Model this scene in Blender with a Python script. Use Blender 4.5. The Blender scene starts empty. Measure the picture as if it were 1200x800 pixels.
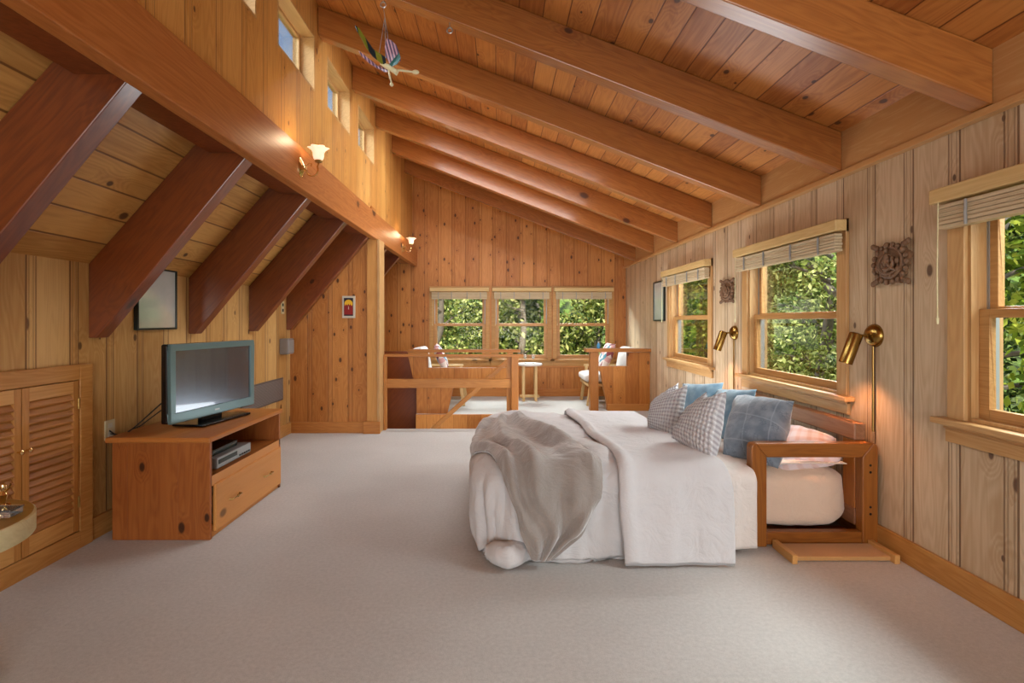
import bpy, bmesh, math, random
import numpy as np
from mathutils import Vector, Matrix, noise as mnoise

random.seed(7)
rng = np.random.default_rng(7)
scn = bpy.context.scene
COL = scn.collection
PI = math.pi

# ------------------------------------------------------------------ helpers
def hexc(h):
    h = h.lstrip('#')
    out = []
    for i in (0, 2, 4):
        c = int(h[i:i+2], 16) / 255
        out.append(c / 12.92 if c <= .04045 else ((c + .055) / 1.055) ** 2.4)
    return (out[0], out[1], out[2], 1)

F, CX, CY, H = 590.0, 584.0, 376.0, 1.3
def at(px, py, d):
    """world point seen at reference pixel px,py at distance d along the room"""
    return Vector(((px - CX) * d / F, d, H - (py - CY) * d / F))

class MB:
    def __init__(s): s.v = []; s.f = []; s.smooth = False
    def add(s, vs, fs):
        n = len(s.v); s.v += [tuple(v) for v in vs]; s.f += [tuple(i + n for i in f) for f in fs]; return s
    def box(s, x0, x1, y0, y1, z0, z1, M=None):
        vs = [Vector((x, y, z)) for z in (z0, z1) for y in (y0, y1) for x in (x0, x1)]
        if M is not None: vs = [M @ v for v in vs]
        return s.add(vs, [(0, 2, 3, 1), (4, 5, 7, 6), (0, 1, 5, 4), (2, 6, 7, 3), (0, 4, 6, 2), (1, 3, 7, 5)])
    def prism(s, pts, a0, a1, axis='Y', M=None):
        """polygon pts in the plane normal to axis, extruded a0..a1"""
        def mk(p, a):
            if axis == 'Y': return Vector((p[0], a, p[1]))
            if axis == 'X': return Vector((a, p[0], p[1]))
            return Vector((p[0], p[1], a))
        n = len(pts)
        vs = [mk(p, a0) for p in pts] + [mk(p, a1) for p in pts]
        if M is not None: vs = [M @ v for v in vs]
        fs = [tuple(range(n)), tuple(range(2 * n - 1, n - 1, -1))]
        fs += [(i, i + n, (i + 1) % n + n, (i + 1) % n) for i in range(n)]
        return s.add(vs, fs)
    def beam(s, a, b, w, h, up=(0, 0, 1)):
        a = Vector(a); b = Vector(b); d = (b - a).normalized()
        side = d.cross(Vector(up)).normalized(); u = side.cross(d)
        vs = []
        for p in (a, b):
            for sx, sz in ((-1, -1), (1, -1), (1, 1), (-1, 1)):
                vs.append(p + side * sx * w / 2 + u * sz * h / 2)
        return s.add(vs, [(0, 1, 2, 3), (7, 6, 5, 4), (0, 4, 5, 1), (1, 5, 6, 2), (2, 6, 7, 3), (3, 7, 4, 0)])
    def tube(s, pts, r, seg=10, cap=True):
        pts = [Vector(p) for p in pts]; rs = r if isinstance(r, (list, tuple)) else [r] * len(pts)
        n = len(s.v); prev = None; allv = []
        for i, p in enumerate(pts):
            d = (pts[min(i + 1, len(pts) - 1)] - pts[max(i - 1, 0)]).normalized()
            if prev is None:
                prev = d.orthogonal().normalized()
            prev = (prev - d * prev.dot(d)).normalized()
            q = d.cross(prev)
            for k in range(seg):
                a = 2 * PI * k / seg
                allv.append(p + (prev * math.cos(a) + q * math.sin(a)) * rs[i])
        fs = []
        for i in range(len(pts) - 1):
            for k in range(seg):
                fs.append((i * seg + k, i * seg + (k + 1) % seg, (i + 1) * seg + (k + 1) % seg, (i + 1) * seg + k))
        if cap:
            fs.append(tuple(range(seg - 1, -1, -1)))
            fs.append(tuple((len(pts) - 1) * seg + k for k in range(seg)))
        s.smooth = True
        return s.add(allv, fs)
    def lathe(s, prof, seg=24, M=None, wob=None):
        vs = []
        for i, (r, z) in enumerate(prof):
            for k in range(seg):
                a = 2 * PI * k / seg
                rr = r * (wob(a, i / (len(prof) - 1)) if wob else 1)
                v = Vector((rr * math.cos(a), rr * math.sin(a), z))
                vs.append(M @ v if M is not None else v)
        fs = []
        for i in range(len(prof) - 1):
            for k in range(seg):
                fs.append((i * seg + k, i * seg + (k + 1) % seg, (i + 1) * seg + (k + 1) % seg, (i + 1) * seg + k))
        if prof[0][0] > 1e-5: fs.append(tuple(range(seg - 1, -1, -1)))
        if prof[-1][0] > 1e-5: fs.append(tuple((len(prof) - 1) * seg + k for k in range(seg)))
        s.smooth = True
        return s.add(vs, fs)
    def sphere(s, c, r, seg=12, sc=(1, 1, 1)):
        prof = [(math.sin(PI * i / seg) * 1.0, -math.cos(PI * i / seg)) for i in range(seg + 1)]
        M = Matrix.Translation(c) @ Matrix.Diagonal((r * sc[0], r * sc[1], r * sc[2], 1))
        return s.lathe(prof, seg * 2, M)
    def grid(s, P, closed=False):
        """P: nested list [i][j] of points"""
        ni, nj = len(P), len(P[0])
        vs = [p for row in P for p in row]
        fs = [(i * nj + j, (i + 1) * nj + j, (i + 1) * nj + j + 1, i * nj + j + 1) for i in range(ni - 1) for j in range(nj - 1)]
        s.smooth = True
        return s.add(vs, fs)
    def build(s, name, mat, parent=None, bevel=0, smooth=None, solid=0, subsurf=0, loc=None, uv=None):
        me = bpy.data.meshes.new(name)
        me.from_pydata(s.v, [], s.f)
        bm = bmesh.new(); bm.from_mesh(me)
        if not uv: bmesh.ops.remove_doubles(bm, verts=bm.verts, dist=1e-6)
        bmesh.ops.recalc_face_normals(bm, faces=bm.faces); bm.to_mesh(me); bm.free()
        me.update()
        sm = s.smooth if smooth is None else smooth
        if sm:
            for p in me.polygons: p.use_smooth = True
            try: me.set_sharp_from_angle(angle=math.radians(40))
            except Exception: pass
        o = bpy.data.objects.new(name, me)
        if mat: me.materials.append(mat)
        COL.objects.link(o)
        if parent: o.parent = parent
        if loc is not None: o.location = loc
        if bevel:
            m = o.modifiers.new('bevel', 'BEVEL'); m.width = bevel; m.segments = 2; m.limit_method = 'ANGLE'
        if solid:
            m = o.modifiers.new('solid', 'SOLIDIFY'); m.thickness = solid; m.offset = 0
        if subsurf:
            m = o.modifiers.new('sub', 'SUBSURF'); m.levels = subsurf; m.render_levels = subsurf
        return o

def tag(o, label=None, cat=None, group=None, kind=None):
    if label: o['label'] = label
    if cat: o['category'] = cat
    if group: o['group'] = group
    if kind: o['kind'] = kind
    return o
def empty(name, loc=(0, 0, 0), rz=0):
    o = bpy.data.objects.new(name, None); COL.objects.link(o)
    o.location = loc; o.rotation_euler = (0, 0, rz); o.empty_display_size = .1
    return o
def thing(name, label, cat, loc=(0, 0, 0), rz=0, group=None):
    return tag(empty(name, loc, rz), label, cat, group)
def struct(o, label=None):
    o['kind'] = 'structure'
    if label: o['label'] = label
    return o
def copy_tree(o, parent=None):
    c = o.copy(); COL.objects.link(c)
    if parent: c.parent = parent
    for ch in list(o.children): copy_tree(ch, c)
    return c

# ------------------------------------------------------------------ materials
class NT:
    def __init__(s, name):
        s.m = bpy.data.materials.new(name); s.m.use_nodes = True
        s.n = s.m.node_tree.nodes; s.l = s.m.node_tree.links
        s.bsdf = s.n['Principled BSDF']; s.out = s.n['Material Output']
    def new(s, t, **kw):
        n = s.n.new(t)
        for k, v in kw.items(): setattr(n, k, v)
        return n
    def put(s, sock, v):
        if hasattr(v, 'links') or isinstance(v, bpy.types.NodeSocket): s.l.new(v, sock)
        elif v is not None: sock.default_value = v
    def math(s, op, a, b=None, c=None, clamp=False):
        n = s.new('ShaderNodeMath', operation=op, use_clamp=clamp)
        s.put(n.inputs[0], a); s.put(n.inputs[1], b); s.put(n.inputs[2], c)
        return n.outputs[0]
    def mix(s, fac, a, b, mode='MIX'):
        n = s.new('ShaderNodeMix', data_type='RGBA', blend_type=mode)
        s.put(n.inputs[0], fac); s.put(n.inputs[6], a); s.put(n.inputs[7], b)
        return n.outputs[2]
    def comb(s, x, y, z):
        n = s.new('ShaderNodeCombineXYZ'); s.put(n.inputs[0], x); s.put(n.inputs[1], y); s.put(n.inputs[2], z)
        return n.outputs[0]
    def noise(s, vec, scale=1, detail=3, rough=.5, dist=0, dim='3D'):
        n = s.new('ShaderNodeTexNoise', noise_dimensions=dim)
        s.put(n.inputs['Vector'], vec); n.inputs['Scale'].default_value = scale
        n.inputs['Detail'].default_value = detail; n.inputs['Roughness'].default_value = rough
        n.inputs['Distortion'].default_value = dist
        return n.outputs['Fac']
    def ramp(s, v, lo, hi):
        n = s.new('ShaderNodeMapRange', interpolation_type='SMOOTHSTEP'); s.put(n.inputs[0], v)
        n.inputs[1].default_value = lo; n.inputs[2].default_value = hi
        return n.outputs[0]
    def bump(s, h, strength=.3, dist=.01):
        n = s.new('ShaderNodeBump'); n.inputs['Strength'].default_value = strength
        n.inputs['Distance'].default_value = dist; s.put(n.inputs['Height'], h)
        s.l.new(n.outputs[0], s.bsdf.inputs['Normal'])
    def set(s, **kw):
        for k, v in kw.items(): s.put(s.bsdf.inputs[k.replace('_', ' ')], v)

def plain(name, col, rough=.5, metal=0, noise=0, nscale=30, emis=None, estr=0, alpha=None, coat=0):
    t = NT(name)
    c = hexc(col) if isinstance(col, str) else col
    if noise:
        tc = t.new('ShaderNodeTexCoord')
        f = t.noise(tc.outputs['Object'], nscale, 4)
        d = tuple(x * (1 - noise) for x in c[:3]) + (1,)
        t.set(Base_Color=t.mix(f, d, c))
        t.bump(f, .15, .004)
    else: t.set(Base_Color=c)
    t.set(Roughness=rough, Metallic=metal)
    if coat: t.set(Coat_Weight=coat)
    if emis: t.set(Emission_Color=hexc(emis), Emission_Strength=estr)
    return t.m

def wood(name, c1, c2, dark=None, grain='Z', board=None, w=.27, bead=0, phase=0, rough=.42, roty=0,
         knots=.6, kscale=1.0, groove=.006, vary=.75, spec=.4, grooved=.85, gcon=1.0, ksize=1.0, coat=0):
    """knotty pine: boards laid side by side along axis `board`, fibres along axis `grain`"""
    t = NT(name)
    c1 = tuple(a * k for a, k in zip(hexc(c1), (1.06, 1.17, 1.2, 1))); c2 = tuple(a * k for a, k in zip(hexc(c2), (1.06, 1.17, 1.2, 1)))
    dk = hexc(dark) if dark else tuple(x * .22 for x in c1[:3]) + (1,)
    tc = t.new('ShaderNodeTexCoord'); v = tc.outputs['Object']
    if roty:
        mp = t.new('ShaderNodeMapping'); mp.inputs['Rotation'].default_value = (0, roty, 0)
        t.l.new(v, mp.inputs[0]); v = mp.outputs[0]
    sp = t.new('ShaderNodeSeparateXYZ'); t.l.new(v, sp.inputs[0])
    ax = {'X': sp.outputs[0], 'Y': sp.outputs[1], 'Z': sp.outputs[2]}
    g = ax[grain]
    others = [a for a in 'XYZ' if a != grain]
    if board:
        c = ax[board]; e = ax[[a for a in others if a != board][0]]
        b = t.math('DIVIDE', t.math('ADD', c, 50 * w + phase), w)
        idx = t.math('FLOOR', b); fr = t.math('FRACT', b)
    else:
        c = ax[others[0]]; e = ax[others[1]]
        idx = 3.0; fr = None
    oi = t.new('ShaderNodeObjectInfo')
    seed = t.math('ADD', t.math('MULTIPLY', oi.outputs['Random'], 37.0), idx)
    wn = t.new('ShaderNodeTexWhiteNoise', noise_dimensions='1D'); t.l.new(seed, wn.inputs['W'])
    rnd = wn.outputs['Value']
    off = t.math('MULTIPLY', rnd, 31.0)
    # knots
    cc = t.math('ADD', c, t.math('MULTIPLY', e, .8)) if not board else c
    kv = t.comb(t.math('ADD', t.math('MULTIPLY', g, 2.6 * kscale), off), t.math('MULTIPLY', cc, 4.6 * kscale), 0 if board else t.math('MULTIPLY', e, 1.5))
    vo = t.new('ShaderNodeTexVoronoi', feature='F1', voronoi_dimensions='2D' if board else '3D')
    t.l.new(kv, vo.inputs['Vector']); vo.inputs['Scale'].default_value = 1
    vs = t.new('ShaderNodeSeparateColor'); t.l.new(vo.outputs['Color'], vs.inputs[0])
    keep = t.math('LESS_THAN', vs.outputs[0], knots)
    if coat: t.set(Coat_Weight=coat, Coat_Roughness=.22)
    size = t.math('MULTIPLY_ADD', vs.outputs[1], (.06 if board else .11) * ksize, (.032 if board else .07) * ksize)
    kd = vo.outputs['Distance']
    kn = t.math('MULTIPLY', keep, t.math('SUBTRACT', 1, t.math('DIVIDE', kd, size), clamp=True))
    core = t.ramp(kn, .0, .45)
    halo = t.math('MULTIPLY', keep, t.math('SUBTRACT', 1, t.math('DIVIDE', kd, .30), clamp=True))
    # grain
    warp = t.math('MULTIPLY', halo, .05)
    lowv = t.comb(t.math('MULTIPLY', g, .8), t.math('ADD', t.math('MULTIPLY', cc, 6), off), t.math('MULTIPLY', e, 6))
    low = t.noise(lowv, 1, 2)
    gv = t.comb(t.math('MULTIPLY', g, 1.3), t.math('ADD', t.math('MULTIPLY', t.math('ADD', cc, warp), 38), off), t.math('MULTIPLY', e, 38))
    gn = t.noise(gv, 1, 4, .6, .6)
    fv = t.comb(t.math('MULTIPLY', g, 6), t.math('ADD', t.math('MULTIPLY', t.math('ADD', cc, warp), 150), off), t.math('MULTIPLY', e, 150))
    fn = t.noise(fv, 1, 2)
    # rings: cathedral figure
    ring = t.math('SINE', t.math('MULTIPLY', t.math('ADD', t.math('MULTIPLY', low, 2.6), t.math('MULTIPLY', halo, .5)), 42.0))
    ring = t.math('MULTIPLY_ADD', ring, .5, .5)
    f = t.math('ADD', t.math('MULTIPLY', gn, .6), t.math('MULTIPLY', fn, .25))
    f = t.math('ADD', f, t.math('MULTIPLY', ring, .16))
    f = t.math('ADD', f, t.math('MULTIPLY_ADD', rnd, vary, -vary / 2))
    f = t.math('ADD', f, t.math('MULTIPLY', halo, .18 * gcon))
    f = t.ramp(f, .15, .95)
    col = t.mix(f, c1, c2)
    col = t.mix(t.math('MULTIPLY', core, .85), col, dk)
    hgt = t.math('MULTIPLY', gn, .12)
    if board:
        def line(center, wd):
            d = t.math('ABSOLUTE', t.math('SUBTRACT', fr, center))
            return t.math('SUBTRACT', 1, t.ramp(d, wd / w * .35, wd / w), clamp=True)
        ln = t.math('MAXIMUM', line(0.0, groove), line(1.0, groove))
        if bead:
            bf = bead / w
            for cpos, k in ((bf, 1.0), (bf * .28, .55), (bf * .74, .5)):
                ln = t.math('MAXIMUM', ln, t.math('MULTIPLY', line(cpos, groove * .8), k * .8))
        dd = (c2[0] * .36, c2[1] * .28, c2[2] * .25, 1)
        col = t.mix(t.math('MULTIPLY', ln, grooved), col, dd)
        hgt = t.math('SUBTRACT', hgt, t.math('MULTIPLY', ln, 1.0))
    t.set(Base_Color=col, Roughness=t.math('MULTIPLY_ADD', gn, .15, rough - .05), Specular_IOR_Level=spec)
    t.bump(hgt, .35, .006)
    return t.m

def fabric(name, c1, c2, scale=400, rough=.95, wr=.0, sheen=.2, bscale=.25):
    t = NT(name); tc = t.new('ShaderNodeTexCoord'); v = tc.outputs['Object']
    n = t.noise(v, scale, 2); n2 = t.noise(v, 9, 3)
    t.set(Base_Color=t.mix(t.math('MULTIPLY_ADD', n, .5, t.math('MULTIPLY', n2, .5)), hexc(c1), hexc(c2)), Roughness=rough)
    t.set(Sheen_Weight=sheen, Specular_IOR_Level=.15)
    n3 = t.noise(v, 5.5, 4, .55, 1.6)
    rd = t.math('ABSOLUTE', t.math('SUBTRACT', n3, .5))
    t.bump(t.math('ADD', t.math('MULTIPLY', n, .06), t.math('MULTIPLY', t.math('ADD', t.math('MULTIPLY', rd, 2), n2), wr * 10)), .9, .016)
    return t.m

M = {}
M['right_wall'] = wood('pine_right_wall', '#CFB294', '#AC8A68', dark='#4a3024', board='Y', w=.27, bead=.06, phase=.03, knots=.35, ksize=1.3, rough=.4, vary=.35, gcon=.6, grooved=.9, groove=.0075)  # base colour paled to imitate daylight glare on the pine
M['left_wall'] = wood('pine_left_wall', '#CFA166', '#AE7A40', dark='#44260f', board='Y', w=.265, bead=.055, phase=.07, knots=.35, ksize=1.4, rough=.4, vary=.5, gcon=.6, groove=.008)
M['far_wall'] = wood('pine_far_wall', '#C98343', '#A45F28', dark='#3a1a0a', board='X', w=.235, bead=.05, phase=.1, knots=.75, kscale=1.2, ksize=1.35, rough=.4, vary=.35, groove=.007, grooved=.6)
M['side_wall'] = wood('pine_clerestory', '#CF9450', '#B07234', dark='#4a260f', board='Y', w=.265, bead=.055, phase=.0, knots=.35, rough=.38, vary=.4, grooved=.65)
M['ceiling'] = wood('pine_ceiling', '#C07A3C', '#935022', dark='#32140a', grain='Y', board='X', w=.150, phase=.02, knots=.6, kscale=.9, rough=.38, vary=.38, groove=.005)
M['low_ceiling'] = wood('pine_low_ceiling', '#C9914F', '#A0682F', dark='#32140a', grain='Y', board='X', w=.115, phase=.02, knots=.45, kscale=.9, rough=.4, vary=.8, groove=.005)
SLO = math.atan(.3852)
M['rafter'] = wood('fir_rafter', '#A9662F', '#80441A', dark='#3a1608', grain='X', roty=-SLO, knots=.6, kscale=.8, rough=.34, vary=.2, coat=.6)
M['low_rafter'] = wood('fir_low_rafter', '#7C3912', '#572209', dark='#2a0e05', grain='X', roty=math.atan(1.12), knots=.4, kscale=.8, rough=.38, vary=.2, coat=1.0)
M['ridge'] = wood('fir_big_beam', '#B8713A', '#96511F', dark='#34160a', grain='Y', knots=.4, kscale=.7, rough=.4, vary=.2, spec=.5)
M['frieze'] = wood('pine_frieze', '#D9AF7F', '#BA8450', dark='#3c1f10', grain='Y', knots=.35, rough=.4)
M['trim_y'] = wood('pine_trim_y', '#CC9354', '#AA6E33', grain='Y', knots=.12, rough=.38)
M['trim_x'] = wood('pine_trim_x', '#C27C3E', '#A05C26', grain='X', knots=.2, rough=.4)
M['trim_z'] = wood('pine_trim_z', '#C98B4A', '#A8692F', grain='Z', knots=.15, rough=.4)
M['pale_trim'] = wood('fir_window_trim', '#C59765', '#A87442', grain='Z', knots=.05, rough=.4, vary=.2)
M['pale_trim_x'] = wood('fir_window_trim_x', '#C59765', '#A87442', grain='X', knots=.05, rough=.4, vary=.2)
M['far_trim'] = wood('fir_far_window_trim', '#BE8A50', '#9E6A34', grain='X', knots=.05, rough=.4, vary=.2)
M['sash'] = wood('fir_sash', '#C08B55', '#9F6A38', grain='X', knots=.0, rough=.35, vary=.2)
M['clere_trim'] = wood('fir_clerestory_trim', '#C99A66', '#B0804C', grain='X', knots=.1, rough=.4, vary=.2)
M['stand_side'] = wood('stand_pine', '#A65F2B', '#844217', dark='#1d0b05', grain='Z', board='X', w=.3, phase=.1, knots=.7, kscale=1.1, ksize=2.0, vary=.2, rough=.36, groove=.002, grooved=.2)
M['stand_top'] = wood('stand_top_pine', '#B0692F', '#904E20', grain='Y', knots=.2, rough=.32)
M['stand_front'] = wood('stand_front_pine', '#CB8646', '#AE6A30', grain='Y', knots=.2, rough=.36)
M['louver'] = wood('louver_pine', '#B97A3E', '#925828', grain='Y', board='Z', w=.053, groove=.001, grooved=0, knots=.08, rough=.4, vary=.45)
M['door_z'] = wood('door_pine', '#BC7F42', '#9C6129', grain='Z', knots=.1, rough=.4)
M['arm'] = wood('futon_wood', '#9A5A22', '#743C10', dark='#1d0b05', grain='X', knots=.25, rough=.33)
M['arm_z'] = wood('futon_wood_z', '#9A5A22', '#743C10', dark='#1d0b05', grain='Z', knots=.25, rough=.33)
M['arm_y'] = wood('futon_rail', '#98694A', '#7A4A2C', dark='#2a140a', grain='Y', knots=.25, rough=.4)
M['rail'] = wood('rail_pine', '#BF7D3E', '#9C5C26', grain='X', knots=.15, rough=.36)
M['rail_z'] = wood('rail_pine_z', '#BF7D3E', '#9C5C26', grain='Z', knots=.2, rough=.38)
M['half_wall'] = wood('half_wall_pine', '#BE7838', '#9A5620', board='X', w=.19, bead=0, phase=.05, knots=.5, rough=.4, vary=.4, groove=.004, grooved=.7)
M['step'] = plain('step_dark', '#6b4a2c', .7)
M['pale_wood'] = wood('pale_maple', '#D9B27E', '#C39A64', grain='Z', knots=0, rough=.4, vary=.1)
M['pale_edge'] = wood('pale_birch_edge', '#D6C69C', '#C4B285', grain='X', knots=0, rough=.4, vary=.1)
M['table_top'] = wood('olive_table_top', '#A88238', '#8F6A28', grain='X', knots=0, rough=.3, vary=.1)
M['blind'] = wood('blind_slats', '#CDB492', '#B89C7A', grain='X', board='Z', w=.022, groove=.003, knots=0, vary=.15, rough=.6, grooved=.15)
M['valance'] = wood('blind_valance', '#D2AE78', '#BC935A', grain='X', knots=0, rough=.45, vary=.1)
M['carved'] = plain('carved_wood', '#8A6648', .55, noise=.6, nscale=60)
M['brass'] = plain('brass', '#94743C', .25, 1.0)
M['aged_brass'] = plain('aged_brass', '#A08048', .3, 1.0)
M['bright_brass'] = plain('bright_brass', '#E8CF9A', .15, 1.0)
M['steel'] = plain('steel', '#B9BCC0', .3, 1.0)
M['black'] = plain('black_plastic', '#0b0c0e', .25)
M['black_rough'] = plain('black_rubber', '#0d0d0d', .6)
M['tv_bezel'] = plain('tv_bezel', '#5F7A7C', .3, .3)
M['tv_screen'] = plain('tv_screen', '#565f68', .2, .7, coat=1)
M['silver'] = plain('silver_plastic', '#9EA3A4', .35, .4)
M['dark_glass'] = plain('dark_display', '#0d2420', .1)
M['ivory'] = plain('ivory_plate', '#CDBF98', .45)
M['grey_box'] = plain('grey_box', '#8c8684', .4, .2)
M['dark_hole'] = plain('dark_slot', '#1a1512', .8)
M['grille'] = plain('grille_metal', '#75706A', .45, .5)
M['white_frame'] = plain('white_frame', '#C9C4B4', .5)
M['black_frame'] = plain('dark_green_frame', '#0f1d1b', .3)
M['print_dark'] = plain('print_dark', '#241626', .7)
M['print_yellow'] = plain('print_yellow', '#E5B21C', .6)
M['print_red'] = plain('print_red', '#8E1414', .6)
M['white_cloth'] = fabric('white_cloth', '#E6E2DE', '#D9D4D0', 300, wr=.05)
M['duvet'] = fabric('duvet_cotton', '#D2D0D0', '#C4C2C2', 260, wr=.06)
M['fold'] = fabric('fold_cotton', '#D3D1D2', '#C6C4C5', 500, wr=.04)
M['sheet'] = fabric('sheet_cotton', '#E2D9D2', '#D8CEC6', 300, wr=.06)
M['mattress'] = fabric('mattress_sheet', '#EAD2BC', '#DDC3AC', 300, wr=.06)
M['throw'] = fabric('throw_plush', '#A39B94', '#857D77', 160, wr=.055, sheen=.8, bscale=.5)
M['carpet_mat'] = fabric('woven_mat', '#C99D66', '#B98A54', 220, wr=0, bscale=.6)

def mk_carpet():
    t = NT('carpet'); tc = t.new('ShaderNodeTexCoord'); v = tc.outputs['Object']
    n = t.noise(v, 260, 2, .7); m = t.noise(v, 55, 3, .6); b = t.noise(v, 1.1, 3)
    f = t.math('ADD', t.math('MULTIPLY', n, .45), t.math('ADD', t.math('MULTIPLY', m, .35), t.math('MULTIPLY', b, .35)))
    t.set(Base_Color=t.mix(t.ramp(f, .3, .85), hexc('#A5A29F'), hexc('#CDCAC6')), Roughness=.98, Sheen_Weight=.3, Specular_IOR_Level=.05)
    t.bump(t.math('ADD', n, t.math('MULTIPLY', m, .5)), .4, .005)
    return t.m
M['carpet'] = mk_carpet()

def mk_glass():
    t = NT('window_glass'); t.n.remove(t.bsdf)
    tr = t.new('ShaderNodeBsdfTransparent'); tr.inputs[0].default_value = (.97, .99, .97, 1)
    gl = t.new('ShaderNodeBsdfGlossy'); gl.inputs['Roughness'].default_value = .02
    lw = t.new('ShaderNodeLayerWeight'); lw.inputs[0].default_value = .12
    mx = t.new('ShaderNodeMixShader')
    t.l.new(t.math('MULTIPLY', lw.outputs['Fresnel'], .7), mx.inputs[0])
    t.l.new(tr.outputs[0], mx.inputs[1]); t.l.new(gl.outputs[0], mx.inputs[2])
    t.l.new(mx.outputs[0], t.out.inputs[0])
    return t.m
M['glass'] = mk_glass()

def mk_mirror():
    t = NT('picture_glass')
    tc = t.new('ShaderNodeTexCoord')
    n = t.noise(tc.outputs['Object'], 5, 3)
    t.set(Base_Color=t.mix(n, hexc('#B9C8C4'), hexc('#F0F5F2')), Roughness=.08, Metallic=.45)  # whitish mottled base imitates window reflections in the glass
    return t.m
M['mirror'] = mk_mirror()
def mk_clear():
    t = NT('clear_glassware')
    t.set(Base_Color=(.95, .97, 1, 1), Roughness=.05, Transmission_Weight=.9, IOR=1.3)
    return t.m
M['clear'] = mk_clear()
def mk_shade():
    t = NT('frosted_shade')
    t.set(Base_Color=hexc('#F6E6D6'), Roughness=.4, Emission_Color=hexc('#FFD2A8'), Emission_Strength=.75)
    return t.m
M['shade'] = mk_shade()

def mk_gingham():
    t = NT('gingham_weave'); uv = t.new('ShaderNodeUVMap'); sp = t.new('ShaderNodeSeparateXYZ'); t.l.new(uv.outputs[0], sp.inputs[0])
    N = 14.0
    def st(c):
        fr = t.math('FRACT', t.math('MULTIPLY', c, N))
        tri = t.math('ABSOLUTE', t.math('SUBTRACT', fr, .5))
        return t.ramp(tri, .2, .32), tri
    a, ta = st(sp.outputs[0]); b, tb = st(sp.outputs[1])
    f = t.math('MULTIPLY', t.math('ADD', a, b), .5)
    t.set(Base_Color=t.mix(f, hexc('#E4E4E6'), hexc('#A5A2A6')), Roughness=.95, Specular_IOR_Level=.1)
    puff = t.math('MULTIPLY', t.math('SUBTRACT', .5, ta), t.math('SUBTRACT', .5, tb))
    t.bump(t.math('MULTIPLY', puff, 4), 1.0, .012)
    return t.m
M['gingham'] = mk_gingham()
def mk_blue(name, c1, c2, pattern):
    t = NT(name); uv = t.new('ShaderNodeUVMap'); tc = t.new('ShaderNodeTexCoord')
    n = t.noise(tc.outputs['Object'], 14, 4); fine = t.noise(tc.outputs['Object'], 350, 2)
    col = t.mix(t.ramp(n, .3, .75), hexc(c1), hexc(c2))
    sp = t.new('ShaderNodeSeparateXYZ'); t.l.new(uv.outputs[0], sp.inputs[0])
    if pattern:
        # stitched panes and faint floral medallions
        def ln(c, k, o):
            fr = t.math('FRACT', t.math('ADD', t.math('MULTIPLY', c, k), o))
            return t.math('SUBTRACT', 1, t.ramp(t.math('ABSOLUTE', t.math('SUBTRACT', fr, .5)), .0, .035), clamp=True)
        lines = t.math('MAXIMUM', ln(sp.outputs[0], 2.6, .2), ln(sp.outputs[1], 2.6, .35))
        col = t.mix(t.math('MULTIPLY', lines, .35), col, hexc('#AEB8C2'))
        vo = t.new('ShaderNodeTexVoronoi', voronoi_dimensions='2D'); t.l.new(uv.outputs[0], vo.inputs['Vector'])
        vo.inputs['Scale'].default_value = 4.5; vo.inputs['Randomness'].default_value = .55
        d = vo.outputs['Distance']
        vo2 = t.new('ShaderNodeTexVoronoi', voronoi_dimensions='2D', feature='DISTANCE_TO_EDGE'); t.l.new(uv.outputs[0], vo2.inputs['Vector']); vo2.inputs['Scale'].default_value = 28
        med = t.math('MULTIPLY', t.math('LESS_THAN', d, .23), t.math('SUBTRACT', 1, t.ramp(vo2.outputs['Distance'], .02, .14), clamp=True))
        col = t.mix(t.math('MULTIPLY', med, .5), col, hexc('#49596B'))
    t.set(Base_Color=col, Roughness=.8, Sheen_Weight=.5, Specular_IOR_Level=.2)
    t.bump(t.math('ADD', t.math('MULTIPLY', n, 1.2), t.math('MULTIPLY', fine, .15)), .35, .012)
    return t.m
M['blue'] = mk_blue('dusty_blue_velvet', '#5F8298', '#86A2B2', False)
M['blue_grey'] = mk_blue('stitched_blue_grey', '#66727F', '#86909B', True)
def mk_print():
    t = NT('patterned_cushion'); uv = t.new('ShaderNodeUVMap')
    vo = t.new('ShaderNodeTexVoronoi', voronoi_dimensions='2D'); t.l.new(uv.outputs[0], vo.inputs['Vector']); vo.inputs['Scale'].default_value = 6
    cr = t.new('ShaderNodeValToRGB'); cr.color_ramp.interpolation = 'CONSTANT'
    els = cr.color_ramp.elements
    els[0].position = 0; els[0].color = hexc('#E6DCD8'); els[1].position = .45; els[1].color = hexc('#8F4A52')
    for p, c in ((.62, '#E6DCD8'), (.72, '#4E8FA6'), (.85, '#D9A9A6')):
        e = els.new(p); e.color = hexc(c)
    s = t.new('ShaderNodeSeparateColor'); t.l.new(vo.outputs['Color'], s.inputs[0]); t.l.new(s.outputs[0], cr.inputs[0])
    t.set(Base_Color=cr.outputs[0], Roughness=.9)
    return t.m
M['print'] = mk_print()
def mk_pink():
    t = NT('pale_plaid_pillowcase'); uv = t.new('ShaderNodeUVMap'); sp = t.new('ShaderNodeSeparateXYZ'); t.l.new(uv.outputs[0], sp.inputs[0])
    def st(c, k):
        fr = t.math('FRACT', t.math('MULTIPLY', c, k))
        return t.ramp(t.math('ABSOLUTE', t.math('SUBTRACT', fr, .5)), .2, .4)
    f = t.math('MULTIPLY', t.math('ADD', st(sp.outputs[0], 5), st(sp.outputs[1], 4)), .5)
    t.set(Base_Color=t.mix(f, hexc('#E8E0E4'), hexc('#DDBFB8')), Roughness=.9)
    return t.m
M['pink'] = mk_pink()

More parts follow.
